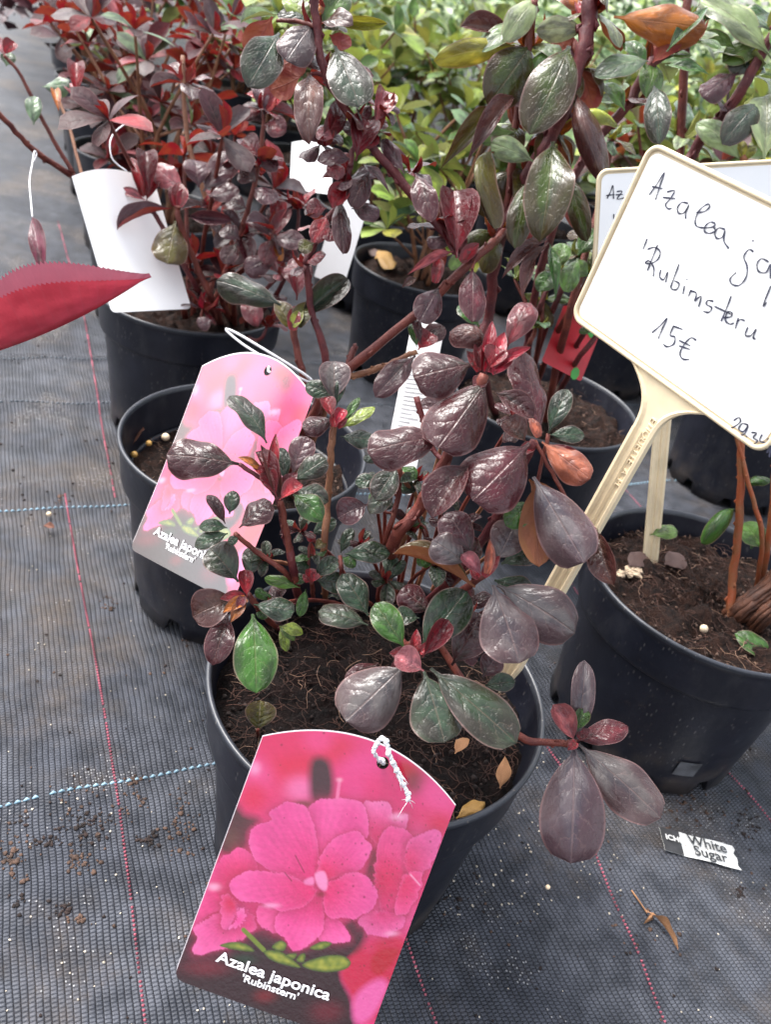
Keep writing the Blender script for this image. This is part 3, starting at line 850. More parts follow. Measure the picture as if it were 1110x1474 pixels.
hero_leaves(tall, """
820 66 762 194 72 tg d -10 -4 -10
764 66 702 152 72 tg d -15 4 -6
796 204 778 348 68 tg e 0 -8 -14
762 258 741 358 38 tg d 10 0 -6
820 252 846 348 32 tg d 20 0 -6
830 136 868 262 40 br c 20 -4 -8
768 232 706 206 34 pg d -20 0
884 24 1018 42 56 or f 15 -2 6
842 44 772 44 34 pg d -20 -4
832 82 800 50 42 or e 0 6 4 u
838 92 856 158 38 or e 10 6 0 u
815 176 890 182 30 yg c -20 -2
934 88 856 110 42 bg d 0 0
942 124 950 208 38 gr d 10 6
958 94 1022 108 24 gn l 0 0
742 66 624 88 34 yg d -20 4
742 56 664 38 32 br v 0 4
744 136 672 234 24 br l 10 2
716 155 634 244 26 ol l 0 8
712 218 712 330 24 ol c 40 2
760 30 690 75 34 pg d 0 4
768 20 730 -25 40 lg e 0 4
775 0 725 60 38 pg d 0 0
850 20 800 -20 40 or e 0 0
850 10 880 -20 24 rd b 0 0
846 40 858 -5 24 or s 0 -6
842 36 828 0 18 rd b 0 -4
760 300 735 350 30 ol e 10 12
788 345 722 402 16 br l 20 10
790 350 752 432 18 br l 40 12
792 352 800 434 20 gn l 0 14
832 372 812 420 30 mg e 0 90
850 396 880 360 34 gn e 0 100
848 398 822 380 30 mg e 0 100
884 420 900 380 30 mg e 0 95
800 392 775 420 32 gn e 0 90
800 390 812 350 30 mg e 0 90
832 368 860 330 34 gn e 0 95
690 470 660 440 30 gn e 0 60
868 470 895 455 24 mg e 0 90
770 290 745 350 34 dr e 0 8 0 u
805 210 835 330 30 br e 10 12 0 u
940 90 985 30 34 br e 0 4 4 u
960 75 1020 10 26 gn l 0 4
930 100 900 60 30 gn e 0 10
900 160 870 120 28 mg e 0 14
740 190 690 200 30 mg e 0 12
""", .556)
stem(tall, [(829, 105, .553), (825, 80, .554), (818, 68, .553)], .0014, .0012, STEM_DARK, 'branch', nodes=False)
stem(tall, [(760, 255, .578), (770, 240, .565), (796, 206, .552)], .0014, .0012, STEM_DARK, 'branch', nodes=False)

# ------------------------------------------------------------------ plant at the right edge above the signs
PR2 = fab_to(.86, .66)
edge = thing('azalea_plant', 'pale grey-green leaved azalea standing behind the two price signs', 'plant', (PR2[0], PR2[1], .125))
re_ = Vector((PR2[0]-.03, PR2[1], .126))
stem(edge, [re_, (990, 330, .72), (980, 213, .70), (987, 62, .67), (992, -20, .66)], .0042, .0032, STEM_RED)
stem(edge, [re_+Vector((.02, 0, 0)), (985, 300, .70), (998, 220, .67), (1046, 160, .645), (1082, 104, .63), (1130, 20, .61)], .0050, .0036, STEM_DARK)
stem(edge, [re_+Vector((.05, .02, 0)), (1090, 330, .66), (1080, 275, .64), (1070, 225, .63)], .0030, .0026, STEM_OR)
hero_leaves(edge, """
1064 104 1011 140 36 gp o 0
1100 100 1058 70 56 gr o 0
1100 234 1102 138 60 pg o 0 -10
1094 150 1040 208 44 gr d 0
1068 232 1003 176 34 pg d 0
1076 250 1018 246 26 mg d 0
1112 84 1008 -4 44 pg e 0 -10
1070 226 1064 200 14 yg b 0
1072 230 1090 212 14 yg b 0
1074 236 1060 250 14 or b 0
1060 70 1000 62 26 mg v 0
1110 60 1040 90 40 mg e 0 10
1110 20 1060 40 40 gn e 0 6
1120 180 1080 190 40 bg e 0 6
990 60 960 10 34 mg e 0 10
1000 40 1040 -10 34 gn e 0
1100 280 1125 240 40 mg e 0 6
""", .63)

# ------------------------------------------------------------------ bare-stemmed plant in the right pot
PR = POTS['right'][0]
rp = thing('azalea_plant', 'cut-back plant with thin orange stems and few green leaves in the right pot', 'plant', (PR[0], PR[1], .127))
stem(rp, [PZ(1052, 890, .129), (1056, 830, .605), (1066, 740, .585), (1066, 640, .565), (1062, 590, .555)], 0.00328, 0.00234, STEM_OR)
stem(rp, [PZ(1086, 868, .129), (1098, 780, .59), (1085, 720, .575), (1066, 650, .565), (1055, 600, .558)], 0.00187, 0.00140, STEM_OR)
stem(rp, [PZ(1090, 870, .129), (1110, 760, .59), (1118, 660, .57)], 0.00281, 0.00218, STEM_OR)
def stump(pts, r, n):
    base = spline([p if isinstance(p, Vector) else P(*p) for p in pts], 5); mb = MB(); loc = rp.location
    mb.tube([p-loc for p in base], r*.8, 9)
    for k in range(n):
        a = 6.28*k/n+random.uniform(-.3, .3); pp = []
        for i_, p in enumerate(base):
            t = (base[min(i_+1, len(base)-1)]-base[max(i_-1, 0)]).normalized(); o_ = Matrix.Rotation(a+i_*.06, 3, t) @ t.orthogonal().normalized()
            pp.append(p-loc+o_*r*random.uniform(.72, .9))
        mb.tube(pp, [r*random.uniform(.22, .46) for _ in pp], 5)
    return mb.build('stump', BARK, rp)
stump([PZ(1050, 892, .122), (1070, 878, .605), (1105, 850, .60), (1150, 810, .59)], .0075, 13)
stump([PZ(1082, 910, .122), (1100, 888, .59), (1140, 858, .585)], .0055, 11)
hero_leaves(rp, """
1058 732 1010 782 26 gn c 0
1082 790 1090 752 44 gn e 20 8
1100 790 1072 752 36 mg e 0 4
1112 952 1058 912 36 gn e 0 -6
1070 700 1110 690 20 gn c 0
""", .59)
hero_leaves(rp, """
936 770 976 764 24 mg f 0 40
""", .60)

# ------------------------------------------------------------------ reddish azalea in the pot under the white tag
PL = POTS['left'][0]
lp = thing('azalea_plant', 'red and purple azalea rising behind the blank white tag', 'plant', (PL[0], PL[1], .125))
def rl(dx, dy): return Vector((PL[0]+dx, PL[1]+dy, .126))
stem(lp, [rl(.035, -.01), (310, 440, .77), (285, 390, .745), (258, 320, .72), (256, 296, .715)], .0034, .0022, STEM_RED)
stem(lp, [rl(.03, 0), (280, 410, .75), (235, 330, .73), (211, 290, .72)], .0028, .0018, STEM_DARK)
stem(lp, [rl(.045, .0), (318, 420, .77), (345, 340, .75), (372, 240, .74), (380, 160, .73)], .0034, .0018, STEM_RED)
stem(lp, [rl(.05, -.01), (340, 400, .77), (385, 370, .74), (395, 330, .73)], .0028, .0018, STEM_RED)
stem(lp, [rl(.04, .02), (325, 400, .80), (300, 300, .78), (270, 200, .77), (262, 80, .76)], .0034, .002, STEM_BR)
stem(lp, [rl(.06, .0), (360, 440, .77), (400, 400, .74)], .0026, .0016, STEM_DARK)
hero_leaves(lp, """
263 276 219 238 36 pk e 0
246 300 168 331 24 gp v 30
270 311 334 317 20 gp v 30
252 318 240 380 50 ol o 0 -6
256 298 258 262 22 rd b 0 -6
258 298 268 270 16 cr b 0 -6
252 298 246 268 16 dr b 0 -4
214 282 209 218 30 dr s 0 -4
206 284 188 226 18 rd b 0
208 288 170 274 14 pk l 0
210 290 224 256 20 rd s 0
292 276 337 222 44 gp o 0
286 270 280 230 40 gp e 0
300 282 345 275 34 gp e 0
395 332 402 290 24 rd s 0
392 336 420 300 22 dr b 0
388 340 360 310 30 gp e 0
390 345 440 350 30 gp e 0
395 342 380 380 30 dr e 0
398 372 352 392 34 gp f 0
400 380 420 352 34 pu o 0
402 384 440 408 30 dr e 0
404 376 396 346 14 or b 0
404 380 388 350 14 rd b 0
380 165 370 120 26 gp e 0
378 170 402 130 28 rd s 0
376 176 350 150 34 gp e 0
380 180 412 190 34 dr e 0
374 230 348 200 30 dr s 0
374 240 400 230 34 gp e 0
368 262 345 245 32 dp e 0
366 270 396 292 34 gp e 0
355 300 325 290 30 dp e 0
350 320 384 318 26 dr e 0
345 345 318 330 30 gp e 0
340 350 322 380 26 dp e 0
350 430 372 470 30 dr e 0
305 460 285 470 22 gp f 0
""", .73)
def whorl(parent, px, py, d, n, size, cols, bud, k='oefv', lift=0.0):
    c = P(px, py, d); ax = (UPV+Vector((random.uniform(-.4, .4), random.uniform(-.5, .2), 0))).normalized(); u_ = ax.orthogonal().normalized(); v_ = ax.cross(u_); S_ = size*d/FPX
    for q in range(n):
        an = 6.283*q/n+random.uniform(-.35, .35); el = random.uniform(-.45, .7)+lift; di = (u_*math.cos(an)+v_*math.sin(an))*math.cos(el)+ax*math.sin(el)
        L = S_*random.uniform(.7, 1.2); put_leaf(parent, random.choice(LM[random.choice(k)]), c, c+di*L, ax, L*random.uniform(.42, .55), PAL[random.choice(cols)], jit=.3)
    for q in range(4):
        an = random.uniform(0, 6.28); di = ((u_*math.cos(an)+v_*math.sin(an))*.4+ax).normalized(); put_leaf(parent, LM['b'][0], c, c+di*S_*random.uniform(.4, .75), u_*math.cos(an)+v_*math.sin(an), S_*.24, PAL[bud], 'bract')
RC = ['dr', 'dp', 'gp', 'pu', 'rd', 'gy', 'dr', 'gy', 'pk']; GC = ['gn', 'mg', 'lg', 'ol', 'mg', 'bg']
for a in ((462, 330, .54), (440, 382, .545), (500, 262, .526), (548, 160, .525), (462, 208, .525), (592, 248, .54)): whorl(mid, *a, 5, 44, RC, 'rd')
for a in ((395, 335, .735), (346, 338, .75), (375, 238, .738), (381, 158, .73), (404, 398, .74), (300, 300, .78), (292, 445, .76), (362, 440, .765), (330, 248, .76), (318, 190, .78), (430, 300, .76), (268, 120, .765), (385, 470, .76)): whorl(lp, *a, 6, 46, RC, 'cr')
stem(lp, [rl(.06, .01), (400, 420, .77), (425, 350, .765), (430, 300, .76)], .0026, .0015, STEM_DARK); stem(lp, [rl(.03, .02), (335, 380, .79), (328, 300, .775), (330, 248, .76), (318, 190, .78)], .0028, .0015, STEM_RED)
stem(lp, [rl(.06, -.02), (372, 490, .77), (385, 470, .76)], .002, .0014, STEM_DARK); stem(lp, [rl(.02, .0), (290, 460, .77), (292, 445, .76)], .002, .0014, STEM_RED)
for a in ((850, 395, .68), (885, 420, .68), (832, 370, .68), (800, 390, .68), (870, 470, .68), (782, 432, .69), (742, 402, .69), (862, 330, .665), (880, 200, .65), (770, 470, .69)): whorl(tall, *a, 6, 40, GC, 'yg', 'e')
stem(tall, [PZ(748, 548, .128), (760, 500, .70), (770, 470, .69), (742, 402, .69)], .0024, .0015, STEM_RED); stem(tall, [PZ(765, 560, .128), (778, 480, .70), (782, 432, .69)], .0024, .0015, STEM_RED)
# further shoots of the front plant, each on its own twig from the soil
FC = ['dg', 'dg', 'gr', 'gn', 'dp', 'gr', 'dp']; FB = ['dp', 'pu', 'gp', 'dp', 'gr', 'dr']
for (a, b_, d_, sz, cs) in ((556, 648, .425, 34, FC), (536, 706, .428, 34, FC), (602, 690, .42, 34, FC), (588, 762, .43, 36, FC), (520, 782, .432, 34, FC), (640, 716, .412, 40, FB), (664, 762, .41, 42, FB), (622, 812, .42, 42, FC), (558, 836, .43, 38, FC), (500, 858, .436, 34, FC), (722, 690, .40, 46, FB), (738, 772, .402, 46, FB), (668, 880, .415, 44, FB), (432, 764, .425, 32, FC), (384, 806, .42, 32, FC), (648, 596, .395, 46, FB), (742, 600, .395, 46, FB), (452, 800, .432, 30, FC), (700, 920, .42, 42, FB), (396, 868, .428, 30, FC)):
    whorl(front, a, b_, d_, 6, sz, cs, 'rd'); q_ = root(560+(a-560)*.3, 875)
    stem(front, [q_, q_.lerp(P(a, b_, d_), .5)+Vector((random.uniform(-.006, .006), random.uniform(-.006, .006), .006)), P(a, b_, d_)], .0014, .0010, random.choice((STEM_RED, STEM_BR)), 'branch', 6, False)
TC = ['tg', 'ol', 'br', 'mg', 'tg', 'pg', 'ol']
for a in ((832, 100, .565), (800, 192, .575), (850, 18, .553), (762, 68, .57), (744, 180, .585), (722, 340, .605), (764, 250, .59)): whorl(tall, *a, 5, 78, TC, 'or', 'dlc', -.45)
for a in ((941, 90, .595), (902, 154, .605), (984, 62, .588)): whorl(tall, *a, 5, 64, ['tg', 'mg', 'pg', 'br', 'bg'], 'or', 'dl', -.2)
for a in ((987, 50, .675), (1080, 106, .64), (1046, 160, .65), (1112, 46, .622), (982, 200, .70)): whorl(edge, *a, 5, 62, ['pg', 'bg', 'gy', 'mg', 'pg'], 'yg', 'de')
for a in ((458, 42, .51), (474, 112, .515), (522, 192, .527), (640, 335, .542)): whorl(mid, *a, 5, 62, ['gp', 'gr', 'br', 'pu', 'dr', 'tg'], 'rd', 'ode')
# ------------------------------------------------------------------ generated azaleas in the rows behind
def rand_plant(loc, label, group, height, spread, nst, whorls, cols, lsize, seed, stemmat, nleaf=6, buds='rd', joined=False, cat='plant', parent=None):
    rs = random.Random(seed)
    t = parent or thing('azalea_plant', label, cat, (loc[0], loc[1], .125), group)
    mbj = None; fol = []
    for s_ in range(nst):
        a = 2*math.pi*(s_+rs.uniform(-.3, .3))/nst; sp = spread*rs.uniform(.35, 1.0); hh = height*rs.uniform(.65, 1.0)
        b = Vector((rs.uniform(-.02, .02), rs.uniform(-.02, .02), .0))
        m1 = b+Vector((math.cos(a)*sp*.35, math.sin(a)*sp*.35, hh*.5)); e = Vector((math.cos(a)*sp, math.sin(a)*sp, hh))
        loc_ = t.location.copy()
        stem(t, [b+loc_, m1+loc_, e+loc_], .0034, .0017, stemmat, 'stem', 6, False, 5)
        for k in range(whorls):
            f = 1-.78*k/max(1, whorls-1) if whorls > 1 else 1
            c = b.lerp(m1, f*2) if f < .5 else m1.lerp(e, f*2-1)
            if k: 
                a2 = rs.uniform(0, 6.28); off = Vector((math.cos(a2), math.sin(a2), .6))*rs.uniform(.02, .045)*(1+1.1*(1-f))
                stem(t, [c+loc_, c+off*.6+loc_, c+off+loc_], .0016, .0011, stemmat, 'branch', 5, False, 3); c = c+off
            ax = Vector((math.cos(a)*.35+rs.uniform(-.3, .3), math.sin(a)*.35+rs.uniform(-.3, .3), 1)).normalized()
            u_ = ax.orthogonal().normalized(); v_ = ax.cross(u_)
            n_ = nleaf+rs.randint(-1, 1)
            for q in range(n_):
                an = 2*math.pi*q/n_+rs.uniform(-.35, .35); el = rs.uniform(-.35, .75)
                di = (u_*math.cos(an)+v_*math.sin(an))*math.cos(el)+ax*math.sin(el)
                L = lsize*rs.uniform(.65, 1.2); cc = PAL[rs.choice(cols)]
                random.seed(rs.random())
                fol.append((c+loc_, c+loc_+di*L, ax, L*rs.uniform(.42, .58), cc, rs.choice(BM_)))
            for q in range(2):
                an = rs.uniform(0, 6.28); di = (u_*math.cos(an)+v_*math.sin(an))*.35+ax
                fol.append((c+loc_, c+loc_+di.normalized()*lsize*rs.uniform(.4, .7), u_, lsize*.22, PAL[buds], BM_[2]))
    for (b, e, n, w_, cc, me) in fol: put_leaf(t, me, b, e, n, w_, cc, jit=.3)
    return t
RED = ['gp', 'gy', 'pu', 'dp', 'dr', 'gp', 'gy', 'bg', 'rd', 'pk', 'gy']; GRN = ['mg', 'lg', 'lg', 'bg', 'pg', 'mg', 'gn', 'yg', 'pg']; MIXD = ['mg', 'bg', 'ol', 'gp', 'br', 'lg']
gR = 'red and purple azaleas in the rows behind'; gG = 'green azaleas in the rows behind'
lR = 'small-leaved red and purple azalea in the rows behind the white tag'; lG = 'green-leaved azalea in the rows behind the price signs'
lP = 'black plastic pot in the rows behind'; gP = 'pots in the rows behind'
def row(e1, e2, kind, seed, h=None, ls=None, pot=True, wh=3, nst=6, sp=None):
    loc = fab_to(e1, e2)
    if pot: make_pot(loc, {'r': 'black plastic pot holding a red-purple azalea in the rows behind', 'g': 'black plastic pot holding a green azalea in the rows behind', 'm': 'black plastic pot holding the bronze and green azalea behind the second price sign'}[kind], soil_b, seed, gP)
    if kind == 'r': rand_plant(loc, lR, gR, h or .25, sp or .15, 8, 4, RED, ls or .042, seed, STEM_BR, 7, 'dr')
    elif kind == 'g': rand_plant(loc, lG, gG, h or .27, sp or .17, 8, 4, GRN, ls or .056, seed, STEM_BR, 7, 'lg')
    else: rand_plant(loc, 'bronze and green leaved azalea right behind the second price sign', gG, h or .27, sp or .17, 8, 4, MIXD, ls or .056, seed, STEM_RED, 7, 'or')
rand_plant(PL, '', None, .20, .10, 5, 2, ['gp', 'dp', 'dr', 'gy', 'gp', 'rd'], .042, 161, STEM_RED, 6, 'rd', parent=lp)
row(.19, 1.12, 'r', 101, .26); row(.20, 1.40, 'r', 102, .27); row(.20, 1.68, 'r', 103, .28, wh=3); row(.21, 1.97, 'r', 104, .28, wh=3, nst=7)
row(.22, 2.3, 'r', 105, .28, wh=2, nst=8)
row(-.02, .99, 'r', 107, .20, pot=False, nst=3, wh=2) if False else None
POT5 = POTS['five'][0]; POT6 = POTS['six'][0]
rand_plant(POT5, 'green azalea growing from the pot with the fallen yellow leaf', None, .20, .11, 5, 3, GRN, .044, 111, STEM_BR, 7, 'yg')
rand_plant(POT6, 'green azalea in the bare-soiled pot behind the one with a yellow leaf', None, .22, .13, 5, 3, GRN, .046, 112, STEM_BR, 7, 'lg')
row(.52, 1.52, 'g', 121, .26); row(.53, 1.82, 'g', 122, .27); row(.54, 2.14, 'g', 123, .28, nst=7); row(.55, 2.5, 'g', 124, .28, nst=7, wh=2)
make_pot(fab_to(.86, .66), 'dirt-stained black plastic pot behind the cream sign stake', soil_b, 1.0)
row(.85, .96, 'm', 131, .26); row(.85, 1.26, 'g', 132, .28); row(.86, 1.57, 'g', 133, .28); row(.87, 1.9, 'g', 134, .29, nst=7); row(.88, 2.25, 'g', 135, .3, nst=7, wh=2)
row(1.18, .80, 'g', 141, .26); row(1.18, 1.12, 'g', 142, .28); row(1.19, 1.45, 'g', 143, .30); row(1.2, 1.8, 'g', 144, .30, nst=7, wh=2)
row(1.5, 1.0, 'g', 151, .30); row(1.52, 1.35, 'g', 152, .31, nst=7, wh=2); row(1.54, 1.7, 'g', 153, .33, nst=7, wh=2)
row(1.86, 1.15, 'g', 154, .32, nst=7, wh=2); row(1.88, 1.5, 'g', 155, .33, nst=7, wh=2)
random.seed(33)
# far rows: too far away to tell leaf from leaf
def far_mass(name, label, cells, cols, h0, seed):
    rs = np.random.RandomState(seed); v = []; f = []; colr = []
    for (a, c) in cells:
        p0 = FAB(a, c); h = h0*(1.5 if a > 2.1 or c > 3.6 else 1.0)
        for i in range(170):
            an = rs.uniform(0, 6.28); r = .2*math.sqrt(rs.rand()); z = h*(.35+.65*rs.rand())*(1-.5*(r/.2)**2)
            p = Vector((p0.x+r*math.cos(an), p0.y+r*math.sin(an), z+.06))
            d = Vector((rs.normal(), rs.normal(), rs.normal()*.5+.3)).normalized(); s = d.orthogonal().normalized(); L = rs.uniform(.04, .065)
            n = d.cross(s)*.15*L; b = len(v)
            v += [p, p+d*L*.5+s*L*.26+n, p+d*L, p+d*L*.5-s*L*.26+n]; f += [(b, b+1, b+2), (b, b+2, b+3)]
    return tag(mesh_obj(name, v, f, FARM[cols], None, True), label, 'plants', kind='stuff')
def far_mat(name, stops):
    b = NB(name); geo = b.n('ShaderNodeNewGeometry'); rnd = geo.outputs['Random Per Island']
    cr = b.n('ShaderNodeValToRGB'); el = cr.color_ramp.elements
    while len(el) < len(stops): el.new(.5)
    for i, s in enumerate(stops): el[i].position = i/(len(stops)-1); el[i].color = c4(PAL[s][0])
    b.t.links.new(rnd, cr.inputs[0]); return b.done(b.bsdf(cr.outputs[0], .45, .5))
FARM = {'g': far_mat('far_green_leaves', ['dg', 'mg', 'bg', 'lg', 'pg', 'gn']), 'r': far_mat('far_red_leaves', ['dp', 'gp', 'dr', 'gp', 'pu'])}
far_mass('far_azaleas', 'far rows of green azaleas merging into one mass', [(.55+.34*i, 2.8+.3*j) for i in range(9) for j in range(9)] + [(1.9+.34*i, 1.9+.3*j) for i in range(6) for j in range(3)] + [(2.2+.34*i, .9+.3*j) for i in range(9) for j in range(6)] + [(3.6+.34*i, -.6+.3*j) for i in range(8) for j in range(6)], 'g', .42, 3)
far_mass('far_azaleas', 'far rows of dark red azaleas merging into one mass', [(.2+.02*i, 2.6+.3*i) for i in range(9)], 'r', .36, 4)

# ------------------------------------------------------------------ price signs
def plane_from(tl, bl, top_dir):
    pass
def cam_pt(x, y, d): return P(x, y, d)
def round_rect(w_, h_, r, n=6):
    pts = []
    for cx, cy, a0 in ((w_-r, r, -90), (w_-r, h_-r, 0), (r, h_-r, 90), (r, r, 180)):
        for i in range(n+1):
            a = R(a0+90*i/n); pts.append((cx+r*math.cos(a), cy+r*math.sin(a)))
    return pts
class Frame:
    def __init__(s, o, ex, ey): s.o = o; s.x = ex.normalized(); s.y = (ey-s.x*ey.dot(s.x)).normalized(); s.n = s.x.cross(s.y)
    def to(s, a, b, c=0): return s.o+s.x*a+s.y*b+s.n*c
    def hit(s, px, py, off=0):
        r = ray(px, py); o = s.o+s.n*off; t = (o-CAM).dot(s.n)/r.dot(s.n); return CAM+r*t
    def mat(s, a=0, b=0, c=0, rot=0):
        p = s.to(a, b, c); m = Matrix(((s.x.x, s.y.x, s.n.x, p.x), (s.x.y, s.y.y, s.n.y, p.y), (s.x.z, s.y.z, s.n.z, p.z), (0, 0, 0, 1)))
        return m @ Matrix.Rotation(rot, 4, 'Z')
def slab(fr, pts, c0, c1, name, mat, parent, bevel=0.0):
    v = []; f = []; n = len(pts); cx = sum(p[0] for p in pts)/n; cy = sum(p[1] for p in pts)/n
    for c, k in ((c0, 1), (c1-bevel, 1), (c1, .0)):
        for (a, b) in pts:
            if k == 0 and bevel:
                L = math.hypot(a-cx, b-cy); a2 = a-(a-cx)/L*bevel; b2 = b-(b-cy)/L*bevel
            else: a2, b2 = a, b
            v.append(fr.to(a2, b2, c)-parent.location)
    for k in range(2):
        for i in range(n): f.append((k*n+i, k*n+(i+1) % n, (k+1)*n+(i+1) % n, (k+1)*n+i))
    f.append(tuple(2*n+i for i in range(n))); f.append(tuple(n-1-i for i in range(n)))
    return mesh_obj(name, v, f, mat, parent, False)
def ribbon(strokes, fr, wd, name, mat, parent, conv, off=.0009):
    mb = MB()
    for st in strokes:
        pts = [fr.hit(*conv(x, y), off) for x, y in st]
        s = spline(pts, 6) if len(pts) > 1 else [pts[0], pts[0]+fr.x*wd]
        m = len(s); v = []; f = []
        for i, p in enumerate(s):
            t = (s[min(i+1, m-1)]-s[max(i-1, 0)]); t = t.normalized() if t.length > 1e-9 else fr.x
            q = fr.n.cross(t)*wd*.5*(1+.25*math.sin(i*.8)); v += [p-parent.location-q, p-parent.location+q]
        for i in range(m-1): f.append((2*i, 2*i+1, 2*i+3, 2*i+2))
        mb.add(v, f)
    o = mb.build(name, mat, [c for c in parent.children if c.name.startswith('card_face')][0], False); return o
def text_obj(s, size, fr, a, b, c, mat, parent, bold=0.0, name='lettering', ext=0.0, rot=0.0, sx=1.0):
    cu = bpy.data.curves.new('txt', 'FONT'); cu.body = s; cu.size = size; cu.offset = bold; cu.extrude = ext; cu.resolution_u = 4
    ob = bpy.data.objects.new('txt', cu); col.objects.link(ob); bpy.context.view_layer.update()
    me = bpy.data.meshes.new_from_object(ob.evaluated_get(bpy.context.evaluated_depsgraph_get()))
    bpy.data.objects.remove(ob); bpy.data.curves.remove(cu); me.name = name
    me.materials.clear(); me.materials.append(mat)
    o = bpy.data.objects.new(name, me); link(o, parent)
    o.matrix_basis = Matrix.Translation(-parent.location) @ fr.mat(a, b, c, rot) @ Matrix.Diagonal((sx, 1, 1, 1)); return o

def make_sign(name_label, fr, W, H, neck_x, stake_len, stake_w, back=False):
    t = thing('price_sign', name_label, 'sign', fr.to(neck_x, H+stake_len, 0))
    # local frame: x right, y DOWN the plate, n away from or towards the viewer, flipped so that +c faces the viewer
    slab(fr, round_rect(W, H, .006), -.0022, .0, 'plate', CREAM, t, .0003)
    slab(fr, [(a+.0022, b+.0022) for a, b in round_rect(W-.0044, H-.0044, .0045)], .0002, .0005, 'card_face', WHITE, t)
    mb = MB(); pr = round_rect(W, H, .006, 8); loop = [fr.to(a, b, .0003)-t.location for a, b in pr]; loop.append(loop[0]); loop.append(loop[1])
    mb.tube(loop, .0012, 8, False); mb.build('border', CREAM, t)
    # neck: flares from the stake to the plate
    hw = stake_w/2; pts = []
    nk = .026
    L = [(neck_x-hw-.020*(1-u)**3, H-.0005+nk*u) for u in [i/10 for i in range(11)]]
    Rr = [(neck_x+hw+.020*(1-u)**3, H-.0005+nk*u) for u in [i/10 for i in range(11)]]
    v = []; f = []
    for i in range(11):
        for (q, c) in ((L[i], -.0022), (L[i], .0006), ((L[i][0]+.0016, L[i][1]), .0010), ((L[i][0]+.0030, L[i][1]), -.0002), ((Rr[i][0]-.0030, Rr[i][1]), -.0002), ((Rr[i][0]-.0016, Rr[i][1]), .0010), (Rr[i], .0006), (Rr[i], -.0022)):
            v.append(fr.to(q[0], q[1], c)-t.location)
    for i in range(10):
        for k in range(8): f.append((i*8+k, i*8+(k+1) % 8, (i+1)*8+(k+1) % 8, (i+1)*8+k))
    mesh_obj('neck', v, f, CREAM, t, False)
    # stake: shallow channel section with raised edges and a rib
    sec = [(-hw, -.0022), (-hw, .0010), (-hw+.0016, .0013), (-hw+.0028, -.0002), (-.0008, -.0003), (0, .0010), (.0010, -.0003), (hw-.0028, -.0002), (hw-.0016, .0013), (hw, .0010), (hw, -.0022)]
    v = []; f = []; m = len(sec); y0 = H+nk-.001; ns = 8
    for i in range(ns+1):
        yy = y0+(stake_len-nk)*i/ns; k = 1 if i < ns else .35
        for a, c in sec: v.append(fr.to(neck_x+a*k, yy, c)-t.location)
    for i in range(ns):
        for k in range(m): f.append((i*m+k, i*m+(k+1) % m, (i+1)*m+(k+1) % m, (i+1)*m+k))
    mesh_obj('stake', v, f, CREAM, t, False)
    return t
# front sign: corners recovered from the perspective of its edges
d0 = .360; TL = P(940, 207, d0); BL = P(825, 455, d0*1.1256)
xd = (RT*.88-UP*1.035-FW).normalized()
fr1 = Frame(TL, xd, BL-TL)
if fr1.n.dot(CAM-TL) < 0: fr1.n = -fr1.n
H1 = (BL-TL).length; nk_p = fr1.hit(957, 566); NX1 = (nk_p-TL).dot(fr1.x)
sign1 = make_sign('large tilted white price sign on cream stake, handwritten with the name and 15 euro', fr1, .118, H1, NX1, .205, .0118)
cv1 = lambda x, y: (820+x/3.828, 200+y/3.828)
ribbon([[(440, 308), (482, 250), (525, 185), (502, 250), (475, 335)], [(455, 262), (515, 275)],
 [(538, 292), (580, 286), (556, 330), (530, 362), (546, 385), (566, 380)], [(515, 322), (585, 330)],
 [(655, 355), (620, 350), (595, 382), (605, 410), (635, 405), (660, 362), (642, 405), (641, 440)],
 [(700, 405), (745, 400), (775, 372), (760, 360), (720, 390), (695, 440), (700, 478), (740, 490), (790, 485), (805, 470), (780, 458), (750, 480), (746, 510), (775, 520), (805, 505), (792, 480)],
 [(860, 500), (825, 490), (802, 520), (815, 548), (845, 540), (858, 505), (852, 560), (880, 604)]], fr1, .00068, 'handwriting', INK, sign1, cv1)
ribbon([[(1010, 556), (1015, 566)], [(1016, 622), (990, 610), (962, 650), (980, 700), (975, 760), (940, 805), (900, 802), (886, 772), (920, 735)],
 [(1100, 678), (1060, 660), (1035, 690), (1045, 730), (1085, 735), (1110, 690), (1108, 770)], [(1112, 808), (1068, 918), (1088, 900)]], fr1, .00068, 'handwriting', INK, sign1, cv1)
ribbon([[(430, 548), (405, 610)], [(487, 583), (460, 650), (430, 726)], [(430, 608), (470, 598), (500, 620), (490, 660), (455, 685), (418, 684), (440, 672), (465, 710), (462, 757)],
 [(505, 720), (497, 758), (520, 775), (542, 735), (531, 790)], [(605, 690), (575, 770), (560, 820), (590, 830), (606, 798), (580, 782)],
 [(635, 810), (625, 855)], [(647, 770), (651, 776)], [(672, 830), (656, 868)], [(670, 838), (700, 850), (690, 895)], [(692, 892), (727, 868), (712, 925)],
 [(795, 895), (765, 890), (755, 910), (785, 930), (770, 955), (738, 950)], [(893, 865), (862, 945), (836, 1005)], [(800, 922), (890, 965)],
 [(850, 985), (890, 980), (896, 957), (872, 955), (860, 998), (885, 1020), (908, 1014)], [(932, 985), (915, 1045)], [(922, 1008), (945, 995), (968, 1002)],
 [(985, 1036), (970, 1080), (1000, 1084), (1030, 1050), (1014, 1092), (1028, 1104)]], fr1, .00068, 'handwriting', INK, sign1, cv1)
ribbon([[(455, 1068), (500, 1030), (540, 988), (515, 1040), (490, 1100)], [(575, 1030), (555, 1080), (582, 1092), (575, 1130), (540, 1145), (518, 1130)], [(570, 1030), (625, 1050)],
 [(700, 1110), (672, 1096), (635, 1130), (610, 1180), (625, 1212), (662, 1215)], [(605, 1110), (668, 1140)], [(605, 1140), (665, 1160)]], fr1, .00068, 'handwriting', INK, sign1, cv1)
